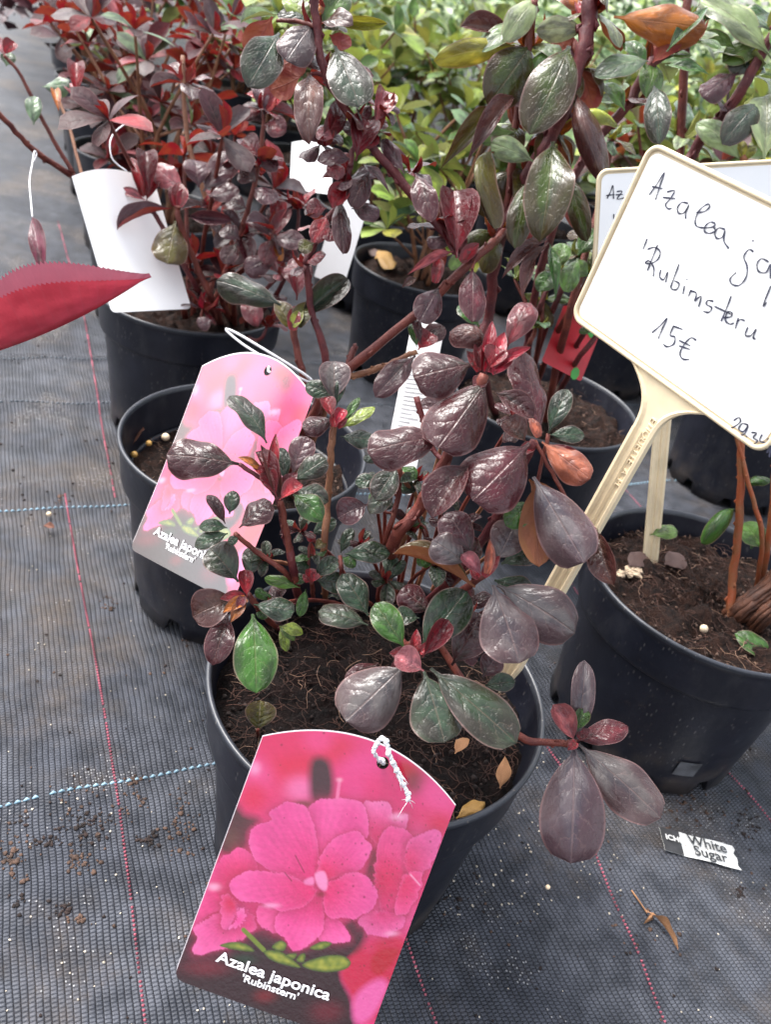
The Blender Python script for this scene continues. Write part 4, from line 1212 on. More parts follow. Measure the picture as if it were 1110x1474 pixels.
cv2 = lambda x, y: (760+x/3.17, 480+y/3.17)
ribbon([[(940, 398), (965, 384), (970, 405), (930, 432), (902, 426), (938, 442)], [(1008, 418), (980, 412), (964, 436), (985, 448), (1006, 420), (990, 458), (962, 466)], [(998, 468), (1002, 472)],
 [(1020, 452), (1046, 455), (1030, 475), (1050, 490), (1028, 506), (1006, 490)], [(1072, 460), (1060, 490), (1096, 502)], [(1100, 478), (1084, 526)], [(1092, 545), (1110, 512), (1104, 565)]], fr1, .00065, 'handwriting', INK, sign1, cv2)
a0 = NX1
text_obj('ETIQUETTE  A  PLANTER', .0058, fr1, NX1+.0008, H1+.030, .0001, CREAM, sign1, 0, 'embossed_lettering', .0004, R(-90) if False else 0.0) if False else None
# embossed letters run down the stake
def emboss(sign, fr, NX, H, s, x_off, size, y0):
    f2 = Frame(fr.to(NX+x_off, H+y0, 0), fr.y, fr.x)
    if f2.n.dot(fr.n) < 0: f2.n = -f2.n
    text_obj(s, size, f2, 0, 0, -.0001, CREAM, sign, 0, 'embossed_lettering', .0007)
emboss(sign1, fr1, NX1, H1, 'ETIQUETTE  A  PL', .0006, .0050, .016)

# second sign in the right pot
b2 = PZ(937, 806, .131); tp2 = P(957, 585, .60)
up2 = (tp2-b2).normalized(); x2 = (RT*1.0-UP*.02+FW*.12); x2 = (x2-up2*x2.dot(up2)).normalized()
dT = .575
_n = x2.cross(up2); _r = ray(862, 246); TL2 = CAM+_r*((b2-CAM).dot(_n)/_r.dot(_n)); print('sign2', depth(TL2), depth(b2))
fr2 = Frame(TL2, x2, -up2)
if fr2.n.dot(CAM-TL2) < 0: fr2.n = -fr2.n
H2 = .083; NX2 = (b2-TL2).dot(fr2.x); SL2 = (b2-TL2).dot(fr2.y)-H2+.03
sign2 = make_sign('second white price sign on a plain cream stake, mostly hidden by the larger tilted one', fr2, .150, H2, NX2, SL2, .0118)
ribbon([[(208, 328), (228, 290), (241, 258), (244, 330)], [(204, 312), (250, 306)], [(262, 290), (291, 290), (264, 330), (302, 325)], [(256, 308), (296, 306)], [(246, 414), (244, 440)]], fr2, .0007, 'handwriting', INK, sign2, cv1)

# ------------------------------------------------------------------ picture tags
def tag_print(px, py):
    """flat print of the picture tag, evaluated on the grid of the card (coordinates of the traced print)"""
    N = len(px); out = np.zeros((N, 3))
    S = lambda r, g, b: np.array(srgb(r, g, b))
    rs = np.random.RandomState(4)
    ph = rs.uniform(0, 6.28, (10,)); fq = rs.normal(0, .02, (10, 2))
    nz = sum(np.sin(px*fq[i, 0]+py*fq[i, 1]+ph[i]) for i in range(10))/5
    fq2 = rs.normal(0, .12, (10, 2)); nz2 = sum(np.sin(px*fq2[i, 0]+py*fq2[i, 1]+ph[i]) for i in range(10))/5
    def sdist(poly):
        poly = np.array(smooth(poly), float); q = np.roll(poly, -1, 0)
        d = np.full(N, 1e9); ins = np.zeros(N, bool)
        for (x1, y1), (x2_, y2_) in zip(poly, q):
            ex, ey = x2_-x1, y2_-y1; t = np.clip(((px-x1)*ex+(py-y1)*ey)/(ex*ex+ey*ey+1e-9), 0, 1)
            d = np.minimum(d, np.hypot(px-x1-t*ex, py-y1-t*ey))
            if abs(ey) > 1e-9:
                ins ^= ((y1 > py) != (y2_ > py)) & (px < ex*(py-y1)/ey+x1)
        return np.where(ins, d, -d)
    def smooth(poly, n=4):
        p = [np.array(a, float) for a in poly]; m = len(p); o = []
        for i in range(m):
            p0, p1, p2, p3 = p[i-1], p[i], p[(i+1) % m], p[(i+2) % m]
            for k in range(n):
                t = k/n; o.append(.5*(2*p1+(p2-p0)*t+(2*p0-5*p1+4*p2-p3)*t*t+(3*p1-p0-3*p2+p3)*t**3))
        return o
    def blend(a, c):
        nonlocal out
        a = np.clip(a, 0, 1)[:, None]; out = out*(1-a)+c*a
    def blob(x, y, rx, ry, c, k=1.0, ang=0.0):
        ca, sa = math.cos(ang), math.sin(ang); dx = (px-x)*ca+(py-y)*sa; dy = -(px-x)*sa+(py-y)*ca
        blend(k*np.exp(-((dx/rx)**2+(dy/ry)**2)**1.3), c)
    def poly(pts, c, soft=6.0, k=1.0): blend(k*np.clip(sdist(pts)/soft*.5+.5, 0, 1), c)
    def line(x1, y1, x2_, y2_, w_, c):
        ex, ey = x2_-x1, y2_-y1; t = np.clip(((px-x1)*ex+(py-y1)*ey)/(ex*ex+ey*ey), 0, 1); blend(np.clip((w_-np.hypot(px-x1-t*ex, py-y1-t*ey))/3+.5, 0, 1), c)
    out[:] = S(232, 62, 132)
    blob(470, 190, 130, 120, S(226, 22, 80)); blob(420, 120, 120, 60, S(228, 40, 105)); blob(620, 150, 90, 60, S(222, 20, 70)); blob(560, 110, 60, 50, S(240, 75, 140))
    blob(500, 290, 60, 50, S(246, 135, 185)); blob(340, 250, 60, 70, S(240, 90, 155)); blob(330, 320, 60, 60, S(226, 30, 90)); blob(335, 215, 22, 25, S(252, 175, 210))
    blob(740, 230, 110, 90, S(243, 80, 158)); blob(780, 300, 120, 90, S(236, 52, 128)); blob(880, 220, 70, 40, S(196, 14, 40), .95, .5); blob(910, 265, 42, 45, S(120, 40, 38), .9)
    blob(990, 330, 70, 120, S(244, 90, 160)); blob(920, 400, 80, 60, S(230, 48, 118)); blob(960, 500, 90, 90, S(243, 110, 170)); blob(1000, 420, 60, 50, S(222, 34, 92))
    blob(880, 640, 110, 150, S(236, 58, 128)); blob(830, 760, 110, 70, S(243, 110, 172)); blob(820, 880, 80, 70, S(200, 18, 50)); blob(700, 900, 60, 60, S(200, 22, 56)); blob(740, 1000, 90, 90, S(238, 90, 160))
    poly([(535, 190), (570, 172), (605, 200), (615, 300), (575, 350), (540, 330), (530, 270)], S(66, 22, 32), 16)
    blob(510, 345, 45, 16, S(90, 70, 30)); poly([(262, 340), (300, 380), (352, 400), (318, 450), (312, 500), (255, 530), (208, 512), (235, 420)], S(80, 34, 34), 18)
    blob(255, 470, 30, 35, S(110, 80, 60), .6); blob(690, 290, 40, 50, S(236, 70, 145))
    poly([(760, 500), (740, 560), (730, 620), (760, 650), (800, 560)], S(84, 16, 36), 12)
    poly([(100, 780), (200, 860), (340, 792), (420, 790), (470, 850), (560, 840), (690, 755), (740, 800), (720, 860), (650, 950), (695, 1070), (690, 1240), (400, 1180), (10, 1010), (40, 860)], S(48, 13, 24), 16)
    blob(170, 930, 90, 30, S(120, 18, 44), .7); blob(600, 1090, 60, 40, S(110, 16, 40), .8); blob(380, 1030, 40, 24, S(130, 14, 30), .7); blob(300, 900, 50, 20, S(20, 70, 40), .7)
    poly([(880, 880), (830, 840), (770, 880), (690, 890), (650, 960), (690, 1040), (720, 1130), (800, 1100)], S(208, 26, 78), 10)
    poly([(760, 900), (800, 870), (860, 880), (800, 960), (760, 950)], S(190, 16, 48), 8); poly([(700, 1040), (780, 980), (820, 1010), (760, 1120), (700, 1130)], S(240, 120, 185), 14)
    def petal(pts, cx, cy, base, deep, lite, R0, edge=5.0):
        d = sdist(pts); th = np.arctan2(py-cy, px-cx); d = d+4.0*np.sin(th*11+4*nz)+1.6*np.sin(th*25+5*nz2)-2; a = np.clip(d/2.5+.5, 0, 1); r = np.hypot(px-cx, py-cy)/R0; th = np.arctan2(py-cy, px-cx)
        t = np.clip(r, 0, 1); t = t*t*(3-2*t)
        c = deep[None]*(1-t)[:, None]+base[None]*t[:, None]
        hl = np.clip((nz+.4)*.6, 0, 1)*np.clip(r-.35, 0, 1); c = c*(1-hl[:, None])+lite[None]*hl[:, None]
        st = 1+.035*np.sin(th*61+5*nz)+.10*nz+.05*np.sin(th*17+5*nz2)*np.clip(1.3-r, 0, 1)+.035*nz2; c = c*st[:, None]
        e = np.exp(-np.maximum(d, 0)/edge)[:, None]*.35; c = c*(1-e)+lite[None]*e
        sh = np.exp(-np.maximum(-d, 0)/14)*(d < 0)*.62; blend(sh, deep*.55)
        blend(a, c)
    B, D, Lt = S(240, 82, 162), S(224, 34, 112), S(250, 142, 198)
    # flowers left and right of the main one
    petal([(215, 540), (300, 500), (345, 560), (330, 640), (270, 720), (180, 740), (120, 790), (140, 700), (170, 620)], 300, 640, S(236, 72, 145), S(216, 30, 92), S(246, 120, 180), 160)
    petal([(120, 790), (200, 740), (300, 720), (345, 760), (335, 800), (240, 860), (160, 885), (112, 870), (130, 830)], 280, 740, S(240, 105, 172), S(224, 48, 118), S(248, 150, 200), 150)
    petal([(218, 680), (250, 670), (280, 720), (250, 790), (220, 780)], 260, 700, S(242, 100, 165), S(214, 26, 84), Lt, 80); petal([(285, 710), (310, 740), (290, 780), (245, 795), (270, 760)], 280, 760, Lt, B, Lt, 60)
    petal([(720, 340), (810, 335), (840, 400), (880, 380), (870, 460), (790, 500), (740, 450)], 760, 470, S(242, 110, 175), S(226, 44, 116), S(250, 165, 208), 150)
    petal([(770, 510), (800, 440), (850, 420), (905, 470), (900, 560), (870, 640), (860, 740), (800, 750), (765, 640)], 800, 620, S(238, 76, 150), S(216, 30, 96), Lt, 190)
    petal([(880, 480), (960, 440), (1010, 450), (985, 540), (940, 600), (880, 590)], 870, 560, S(243, 112, 178), S(222, 46, 112), Lt, 150)
    petal([(710, 760), (780, 730), (880, 750), (860, 800), (800, 830), (740, 810)], 800, 720, S(244, 120, 182), S(226, 50, 124), Lt, 120)
    petal([(870, 600), (940, 600), (920, 690), (880, 745), (840, 740)], 860, 640, S(240, 84, 152), S(220, 40, 105), Lt, 130)
    # main flower
    cx, cy = 572, 628
    petal([(600, 745), (648, 770), (682, 832), (645, 850), (570, 832), (575, 780)], cx, cy, B, D, Lt, 230)
    petal([(350, 705), (440, 720), (500, 730), (440, 800), (390, 800), (345, 770)], cx, cy, S(236, 80, 152), D, Lt, 240)
    petal([(570, 660), (592, 740), (582, 800), (535, 848), (482, 870), (455, 842), (412, 792), (420, 738), (500, 690)], cx, cy, B, D, Lt, 230)
    petal([(515, 372), (560, 330), (640, 314), (715, 338), (738, 380), (745, 470), (690, 470), (600, 560), (565, 600), (540, 480)], cx, cy, B, D, Lt, 250)
    petal([(320, 510), (312, 470), (330, 425), (398, 402), (382, 372), (440, 338), (512, 342), (545, 400), (560, 500), (568, 622), (440, 606), (370, 575)], cx, cy, S(241, 88, 165), S(228, 44, 124), Lt, 280)
    petal([(562, 655), (500, 612), (440, 590), (340, 578), (272, 600), (250, 648), (290, 690), (370, 708), (440, 728), (520, 716)], cx, cy, S(242, 96, 170), S(226, 40, 118), Lt, 290)
    petal([(570, 625), (566, 540), (610, 470), (690, 438), (752, 484), (742, 532), (712, 582), (640, 604)], cx, cy, B, S(222, 24, 96), Lt, 190)
    petal([(582, 648), (640, 604), (725, 590), (778, 655), (762, 718), (706, 756), (630, 756), (585, 735)], cx, cy, S(243, 98, 172), D, Lt, 220)
    poly([(552, 595), (585, 585), (598, 620), (592, 655), (565, 640)], S(250, 170, 210), 4); poly([(515, 618), (545, 605), (548, 632), (520, 632)], S(246, 150, 198), 4); blob(575, 668, 18, 10, S(150, 16, 60))
    line(630, 318, 637, 262, 6, S(246, 140, 180)); blob(637, 254, 11, 8, S(252, 190, 205))
    line(515, 590, 482, 528, 1.6, S(120, 14, 60)); line(470, 620, 445, 590, 1.6, S(120, 14, 60)); blob(192, 643, 24, 14, S(252, 195, 215)); blob(850, 388, 30, 14, S(252, 190, 215)); blob(400, 708, 30, 9, S(252, 190, 220), .8); blob(830, 815, 26, 10, S(252, 195, 220), .8); line(895, 600, 930, 640, 3, S(250, 180, 205))
    for (x, y) in ((690, 640), (730, 680), (735, 525), (650, 560), (828, 675), (760, 780), (430, 130), (580, 85), (965, 480)): blob(x, y, 4, 4, S(110, 10, 50), .8)
    # leaves under the flower
    G, GL, GD = S(116, 160, 42), S(172, 205, 70), S(58, 100, 26)
    line(300, 795, 372, 866, 8, G)
    for pts in ([(215, 852), (260, 838), (310, 846), (340, 872), (280, 868)], [(508, 922), (580, 892), (650, 890), (684, 915), (660, 942), (580, 948)], [(374, 870), (430, 872), (480, 905), (504, 932), (440, 918), (392, 898)], [(400, 858), (430, 834), (454, 846), (440, 872)], [(536, 862), (580, 838), (616, 846), (580, 868)], [(488, 905), (505, 882), (522, 884), (515, 912)], [(450, 885), (490, 880), (480, 900)]):
        d = sdist(pts); a = np.clip(d/2.5+.5, 0, 1); t = np.clip(d/14, 0, 1)[:, None]; blend(a, GD*(1-t)+(G*(.5-.5*np.clip(nz2, -1, 1))[:, None]+GL*(.5+.5*np.clip(nz2, -1, 1))[:, None])*t)
    out *= (1+.03*nz2)[:, None]
    # specks of soil stuck to the card
    for i in range(150):
        x, y = rs.uniform(120, 1040), rs.uniform(80, 1100)
        if rs.rand() < .55: x, y = rs.normal(820, 130), rs.normal(560, 220)
        blob(x, y, rs.uniform(1.2, 3.6), rs.uniform(1.2, 3), S(50, 24, 24), .85, rs.uniform(0, 3))
    return np.clip(out*np.array((.54, .36, .45)), 0, 1)
def tag_material(name='tag_print', cw=.15, ior=1.5, cr=.12):
    b = NB(name); at = b.n('ShaderNodeVertexColor'); at.layer_name = 'print'
    o = b.obj(); return b.done(b.bsdf(at.outputs['Color'], .22, .55, b.bump(b.noise(o, 40, 2), .08, .001), Coat_Weight=cw, Coat_Roughness=cr, Coat_IOR=ior))
TAGP = tag_material()
TAGG = tag_material('tag_print_laminated', 1.0, 2.1, .22)
TGW, TGH = 736.0, 925.0; EXv = np.array((.9416, .337)); EYv = np.array((-.337, .9416)); TLp = np.array((362., 97.))
def tag_outline_y(x):   # arched top, in units of the width, y down
    return -.165*(1-(2*x-1)**2)
def tag_mesh(nx=215, ny=310, curl=.03):
    """unit-width card, x right, y down the card, arched top, rounded bottom corners, hole cut"""
    W = 1.0; Hh = TGH/TGW; v = []; f = []; rc = .055
    X = np.linspace(0, 1, nx+1)
    for j in range(ny+1):
        t = j/ny
        for i in range(nx+1):
            x = X[i]; top = tag_outline_y(x); bot = Hh
            e = min(x, 1-x)
            if e < rc: bot = Hh-rc+math.sqrt(max(0, rc*rc-(rc-e)**2))
            v.append((x, top+(bot-top)*t, 0))
    va = np.array(v); hx, hy, hr = .592, -.075, .03
    d = np.hypot(va[:, 0]-hx, va[:, 1]-hy); near = (d < hr*1.35) & (d > 1e-6)
    # push the grid around the hole on to its rim, drop the faces inside
    for j in range(ny):
        for i in range(nx):
            a = j*(nx+1)+i; q = (a, a+nx+1, a+nx+2, a+1)
            if all(d[k] < hr for k in q): continue
            f.append(q)
    ins = d < hr; va[ins, 0] = hx+(va[ins, 0]-hx)*(hr/np.maximum(d[ins], 1e-6)); va[ins, 1] = hy+(va[ins, 1]-hy)*(hr/np.maximum(d[ins], 1e-6))
    pc = TLp[None]+va[:, :1]*TGW*EXv[None]+va[:, 1:2]*TGW*EYv[None]
    c = tag_print(pc[:, 0], pc[:, 1])
    # white paper edge of the card
    tt = np.tile(np.arange(ny+1)[:, None], (1, nx+1)).ravel(); ii = np.tile(np.arange(nx+1)[None], (ny+1, 1)).ravel()
    c[(ii < 1) | (tt < 2)] = (.8, .74, .77)
    va[:, 2] = curl*((va[:, 1]-.5)**2)+.012*np.sin(va[:, 0]*3.0)
    me = bpy.data.meshes.new('picture'); me.from_pydata([tuple(q) for q in va], [], f)
    me.polygons.foreach_set('use_smooth', [True]*len(me.polygons))
    at = me.color_attributes.new('print', 'FLOAT_COLOR', 'POINT'); at.data.foreach_set('color', np.concatenate([c, np.ones((len(c), 1))], 1).astype(np.float32).ravel())
    me.materials.append(TAGP); return me
TAGME = tag_mesh()
def tag_frame(tl, tr, bl, d, ratio):
    """depths of the other two corners chosen so that the card is square and has the ratio height/width"""
    a = P(tl[0], tl[1], d); best = None
    for kt in np.linspace(.8, 1.25, 91):
        for kb in np.linspace(.8, 1.35, 111):
            x = P(tr[0], tr[1], d*kt)-a; y = P(bl[0], bl[1], d*kb)-a
            e = (x.dot(y)/(x.length*y.length))**2 + (y.length/x.length/ratio-1)**2 + .02*((kt-1)**2)
            if best is None or e < best[0]: best = (e, x, y, kt, kb)
    fr = Frame(a, best[1], best[2]); n = fr.n
    return fr, best[1].length, best[2].length, best[3:]
def picture_tag(label, tl, tr, bl, d, string_pts, fr=None, W=None):
    if fr is None: fr, W, Hh, k = tag_frame(tl, tr, bl, d, TGH/TGW); print('tag', W, Hh, k)
    t = thing('plant_tag', label, 'tag', fr.to(W/2, W*TGH/TGW, 0))
    o = bpy.data.objects.new('picture', TAGME); link(o, t)
    n = fr.n if fr.n.dot(CAM-fr.o) > 0 else -fr.n
    m = Matrix(((fr.x.x*W, fr.y.x*W, n.x*W, fr.o.x), (fr.x.y*W, fr.y.y*W, n.y*W, fr.o.y), (fr.x.z*W, fr.y.z*W, n.z*W, fr.o.z), (0, 0, 0, 1)))
    o.matrix_basis = Matrix.Translation(-t.location) @ m
    # lettering printed on the card
    f2 = Frame(fr.o, fr.x, -fr.y); f2.n = n
    def loc(zx, zy):
        p = np.array((zx, zy))-TLp; return (p@EXv)/TGW*W, -(p@EYv)/TGW*W
    curl = lambda a, b: .03*((-b/W-.5)**2)*W+.012*math.sin(a/W*3)*W
    for s, z, sz, bo in (('Azalea japonica', (203, 903), .076, .0012), ("'Rubinstern'", (292, 972), .050, .0008)):
        a, b = loc(*z); q = text_obj(s, sz*W*1.0, f2, a, b, curl(a, b)+.0006, PRINT_W, t, bo*W*1.2, 'lettering')
        for vv in q.data.vertices:
            vv.co.z += curl(a+vv.co.x, b+vv.co.y)-curl(a, b)
        tgt = {'A': 428, "'": 214}[s[0]]/TGW*W; wx = max(v.co.x for v in q.data.vertices); q.matrix_basis = q.matrix_basis @ Matrix.Diagonal((tgt/wx, 1, 1, 1))
    bpy.context.view_layer.update()
    for q in [c for c in t.children if c.name.startswith('lettering')]: q.parent = o; q.matrix_parent_inverse = o.matrix_basis.inverted()
    return t, fr, W, n
tagF, frF, WF, nF = picture_tag('bright pink azalea picture tag tied with white string in front of the front pot', (378, 1058), (656, 1157), (250, 1405), .372, None)
TAGME = TAGME.copy(); TAGME.materials.clear(); TAGME.materials.append(TAGG)
tagM, frM, WM, nM = picture_tag('pale glossy pink azalea picture tag leaning on the pot with sunken soil', (292, 527), (452, 572), (190, 792), .545, None)
# strings of the picture tags
def string(label, pts, r=.0008, twist=True, frayed=False):
    s = spline(pts, 10); mb = MB()
    if twist:
        for ph in (0, math.pi):
            q = []
            for i, p in enumerate(s):
                t = (s[min(i+1, len(s)-1)]-s[max(i-1, 0)]).normalized(); a = t.orthogonal().normalized(); a = Matrix.Rotation(i*1.1+ph, 3, t) @ a
                q.append(p+a*r*.8)
            mb.tube(q, r*.75, 5)
    else: mb.tube(s, r, 6)
    if frayed:
        for i in range(5, len(s)-1, 3): mb.blob(s[i]+Vector((random.uniform(-1, 1), random.uniform(-1, 1), random.uniform(-1, 1)))*r*.7, r*random.uniform(1.1, 1.9), .35, 7, 5, 1)
        for i in range(9):
            q = s[-1] if i < 6 else s[len(s)*2//3]; d_ = (s[-1]-s[-3]).normalized()*random.uniform(.3, 1)+Vector((random.uniform(-1, 1), random.uniform(-1, 1), random.uniform(-.3, .6)))*.7
            L_ = random.uniform(.004, .009); mb.tube([q, q+d_*L_*.5+Vector((0, 0, .0006)), q+d_*L_], [r*.22, r*.18, r*.12], 4)
    o = mb.build('tag_string', STRING); tag(o, label, 'string'); return o
hF = frF.to(.592*WF, -.075*WF)
string('knotted white string trailing over the bright pink picture tag', [hF-nF*.003, hF+nF*.002, P(538, 1082, .362), P(549, 1062, .362), P(557, 1072, .361), P(562, 1090, .361), P(572, 1110, .362), P(578, 1125, .363), P(586, 1140, .364), P(588, 1152, .364)], .0007, True, True)
hM = frM.to(.592*WM, -.075*WM)
string('doubled white string looped from the pale pink tag to a stem', [hM-nM*.003, hM+nM*.0015, P(387, 528, .548), P(390, 522, .55), P(350, 496, .555), P(328, 478, .558), P(327, 474, .558), P(345, 482, .558), P(395, 512, .556), P(440, 540, .562), P(452, 552, .566)], .0009, False)
string('second strand of the white string on the pale pink tag', [P(390, 521, .551), P(410, 532, .555), P(435, 546, .562), P(453, 553, .566)], .0009, False)

# white blank tags
def blank_tag(label, tl, tr, bl, d, hole=True, ratio=1.25, name='plant_tag', mat=CARD, W=None, arch=.12, lines=0):
    fr, W, Hh, k = tag_frame(tl, tr, bl, d, ratio); n = fr.n if fr.n.dot(CAM-fr.o) > 0 else -fr.n
    t = thing(name, label, 'tag', fr.to(W/2, Hh, 0)); fr.n = n
    out_ = [(W*i/16, -arch*W*(1-(2*i/16-1)**2)) for i in range(17)]
    rc = .05*W
    out_ += [(W-rc+rc*math.cos(a), Hh-rc+rc*math.sin(a)) for a in (0, .5, 1.0, 1.57)] + [(rc-rc*math.sin(a), Hh-rc+rc*math.cos(a)) for a in (0, .5, 1.0, 1.57)]
    slab(fr, out_, -.0004, .0, 'card', mat, t)
    return t, fr, W, Hh
tw, frW, WW, HW = blank_tag('blank overexposed white tag hanging in front of the reddish azalea', (103, 254), (222, 262), (160, 450), .70, ratio=1.55)
string('thin white string holding the blank white tag', [P(182, 246, .70), P(168, 236, .705), P(160, 225, .71), P(158, 205, .73), P(165, 190, .76), P(180, 178, .79)], .0006, False)
blank_tag('small white tag with a hole between dark red leaves', (420, 205), (480, 214), (417, 272), .86, ratio=1.2)
blank_tag('narrow white tag stuck beside the pot with the yellow leaf', (488, 275), (532, 290), (452, 398), .84, ratio=2.6)
tp, frP, WP, HPp = blank_tag('white printed care tag standing behind the front azalea', (592, 470), (640, 472), (545, 700), .60, ratio=3.4)
mb = MB()
for i in range(26):
    a0, a1 = .2*WP, random.uniform(.55, .85)*WP; b = HPp*(.16+.026*i)
    mb.add([frP.to(a0, b, .0003)-tp.location, frP.to(a1, b, .0003)-tp.location, frP.to(a1, b+.0007, .0003)-tp.location, frP.to(a0, b+.0007, .0003)-tp.location], [(0, 1, 2, 3)])
tag(mb.build('fine_print', plain('grey_print', (.33, .34, .36), .6), tp, False), kind='stuff')
REDT = plain('red_tag_print', (.52, .016, .03), .35, .3, 30); GRT = plain('green_tag_print', (.05, .34, .05), .4, .2, 30)
tr_, frR, WR, HR = blank_tag('red picture tag with green corners in the pot behind the front azalea', (812, 440), (868, 470), (780, 520), .70, ratio=1.3, mat=REDT)
for (a, b, rr) in ((.82, .12, .2), (.80, .93, .14)):
    pts = [(WR*a+WR*rr*math.cos(t)*.7, HR*b+WR*rr*math.sin(t)) for t in np.linspace(0, 6.28, 9)[:-1]]
    slab(frR, pts, .0002, .0006, 'green_patch', GRT, tr_)

# ------------------------------------------------------------------ big red serrated leaf at the left edge
def big_red():
    b = NB('red_serrated_leaf'); uv = b.n('ShaderNodeUVMap').outputs[0]; x, y, _ = b.sep(uv); n = b.noise(uv, 6, 4)
    us = b.math('ABSOLUTE', b.math('MULTIPLY_ADD', x, 2.0, -1.0)); tri = b.math('ABSOLUTE', b.math('MULTIPLY_ADD', b.math('FRACT', b.math('SUBTRACT', b.math('MULTIPLY', y, 14.0), b.math('MULTIPLY', us, 1.1))), 2.0, -1.0))
    cc = b.mix(b.ramp(n, .3, .7), (.22, .030, .048, 1), (.32, .055, .080, 1)); cc = b.mix(b.math('MULTIPLY', b.ramp(tri, .8, 1.0), .3), cc, (.24, .06, .08, 1))
    bk = b.n('ShaderNodeNewGeometry').outputs['Backfacing']; cc = b.mix(bk, b.mix(.55, cc, (.34, .15, .20, 1)), b.mix(1.0, cc, (1.25, 1.0, 1.0, 1), 'MULTIPLY'))
    tr = b.n('ShaderNodeBsdfTranslucent'); b.t.links.new(b.mix(1.0, cc, (1.6, 1.0, 1.0, 1), 'MULTIPLY'), tr.inputs[0]); ms = b.n('ShaderNodeMixShader'); ms.inputs[0].default_value = .13
    b.t.links.new(b.bsdf(cc, .38, .5, b.bump(tri, .25, .0012)), ms.inputs[1]); b.t.links.new(tr.outputs[0], ms.inputs[2]); return b.done(ms.outputs[0])
BIGR = big_red()
BLM = leaf_mesh('serrated_leaf', prof_lance, -.05, .95, -.1, .0, nu=6, nv=110, pucker=0, mat=BIGR, serr=1)
big = thing('red_leaved_shoot', 'large pointed serrated crimson leaf reaching in over the fabric path', 'plant', tuple(PZ(-120, 560, 0.0)))
bb, be = P(-70, 525, .47), P(216, 396, .47)
nb = UP*.9-FW*.95; ax = (be-bb).normalized(); nb = (nb-ax*nb.dot(ax)).normalized()
put_leaf(big, BLM, bb, be, nb, .026, ((.16, .015, .03), 1))
stem(big, [big.location.copy(), P(-110, 540, .50), bb], .0035, .0022, STEM_DARK)
nl = P(64, 402, .62); nt_ = P(46, 312, .64)
stem(big, [P(-55, 505, .47), P(-10, 470, .53), P(40, 430, .58), nl], .0016, .0012, STEM_RED, 'branch', nodes=False)
put_leaf(big, LM['l'][0], nl, nt_, (CAM-nl).normalized(), .013, ((.15, .02, .045), 1))
string('white string tied round the bare branch above the red leaf', [nt_, P(44, 290, .66), P(42, 260, .69), P(46, 235, .72), P(49, 218, .74), P(52, 222, .745), P(48, 232, .73)], .0006, False)
# long bare branch reaching left from the reddish plant behind
stem(lp, [rl(.0, .0), (150, 290, .82), (90, 245, .78), (45, 213, .75), (0, 165, .72), (-40, 120, .70)], .0032, .0022, STEM_RED, 'branch')
stem(lp, [(105, 250, .785), (70, 190, .77), (30, 110, .75), (5, 80, .74)], .0022, .0014, STEM_RED, 'branch')
stem(lp, [(120, 262, .79), (95, 170, .80), (75, 130, .80)], .0018, .0012, STEM_BR, 'branch')
hero_leaves(lp, """
60 125 100 122 28 bg f 0
48 180 48 138 24 bg e 0
8 95 14 75 22 bg e 0
5 80 20 60 20 rd s 0
6 80 -10 60 20 pk s 0
78 128 84 160 14 or b 0
110 140 108 90 24 rd s 0
112 142 96 120 20 pk e 0
""", .75)

# ------------------------------------------------------------------ small things on the ground and in pots
def ground_pt(px, py, dz=.0): p = PZ(px, py, 0); p.z = gheight(p.x, p.y)+dz; return p
# sugar sachet
c0 = ground_pt(948, 1192, .002); c1 = ground_pt(1056, 1216, .002); c2 = ground_pt(958, 1228, .002)
frS = Frame(c0, c1-c0, c2-c0); 
if frS.n.z < 0: frS.n = -frS.n
WS, HS = (c1-c0).length, abs((c2-c0).dot(frS.y))
sach = thing('sugar_sachet', 'torn white paper sugar sachet with black logo end lying on the fabric', 'sachet', frS.to(WS/2, HS/2, -.002))
def sheet(fr, x0, x1, y0, y1, c, name, mat, parent, nx=14, ny=5, amp=.0004, rag=.0):
    v = []; f = []
    for j in range(ny+1):
        for i in range(nx+1):
            a = x0+(x1-x0)*i/nx; b = y0+(y1-y0)*j/ny
            if i == nx: a += rag*math.sin(j*2.3)
            v.append(fr.to(a, b, c+amp*math.sin(a*180+b*90)+amp*.5*math.sin(b*500))-parent.location)
    for j in range(ny):
        for i in range(nx): q = j*(nx+1)+i; f.append((q, q+1, q+nx+2, q+nx+1))
    return mesh_obj(name, v, f, mat, parent)
BLK = plain('black_print', (.03, .03, .032), .5, .3, 200); PAPER = plain('sachet_paper', (.66, .66, .64), .5, .12, 160, .2, .5, ((.20, .14, .09), 260, .66))
sheet(frS, 0, WS, 0, HS, 0, 'paper', PAPER, sach, 18, 6, .0004, .0012); sheet(frS, .0, WS*.26, .0, HS*1.0, .0004, 'black_end', BLK, sach, 6, 6)
fS2 = Frame(frS.o, frS.x, -frS.y); fS2.n = frS.n
text_obj('White', .0115, fS2, WS*.36, -HS*.46, .0012, BLK, sach, .00018); text_obj('Sugar', .0115, fS2, WS*.40, -HS*.88, .0012, BLK, sach, .00018); text_obj('ICHI', .0062, fS2, WS*.045, -HS*.52, .0015, PAPER, sach, .0002)
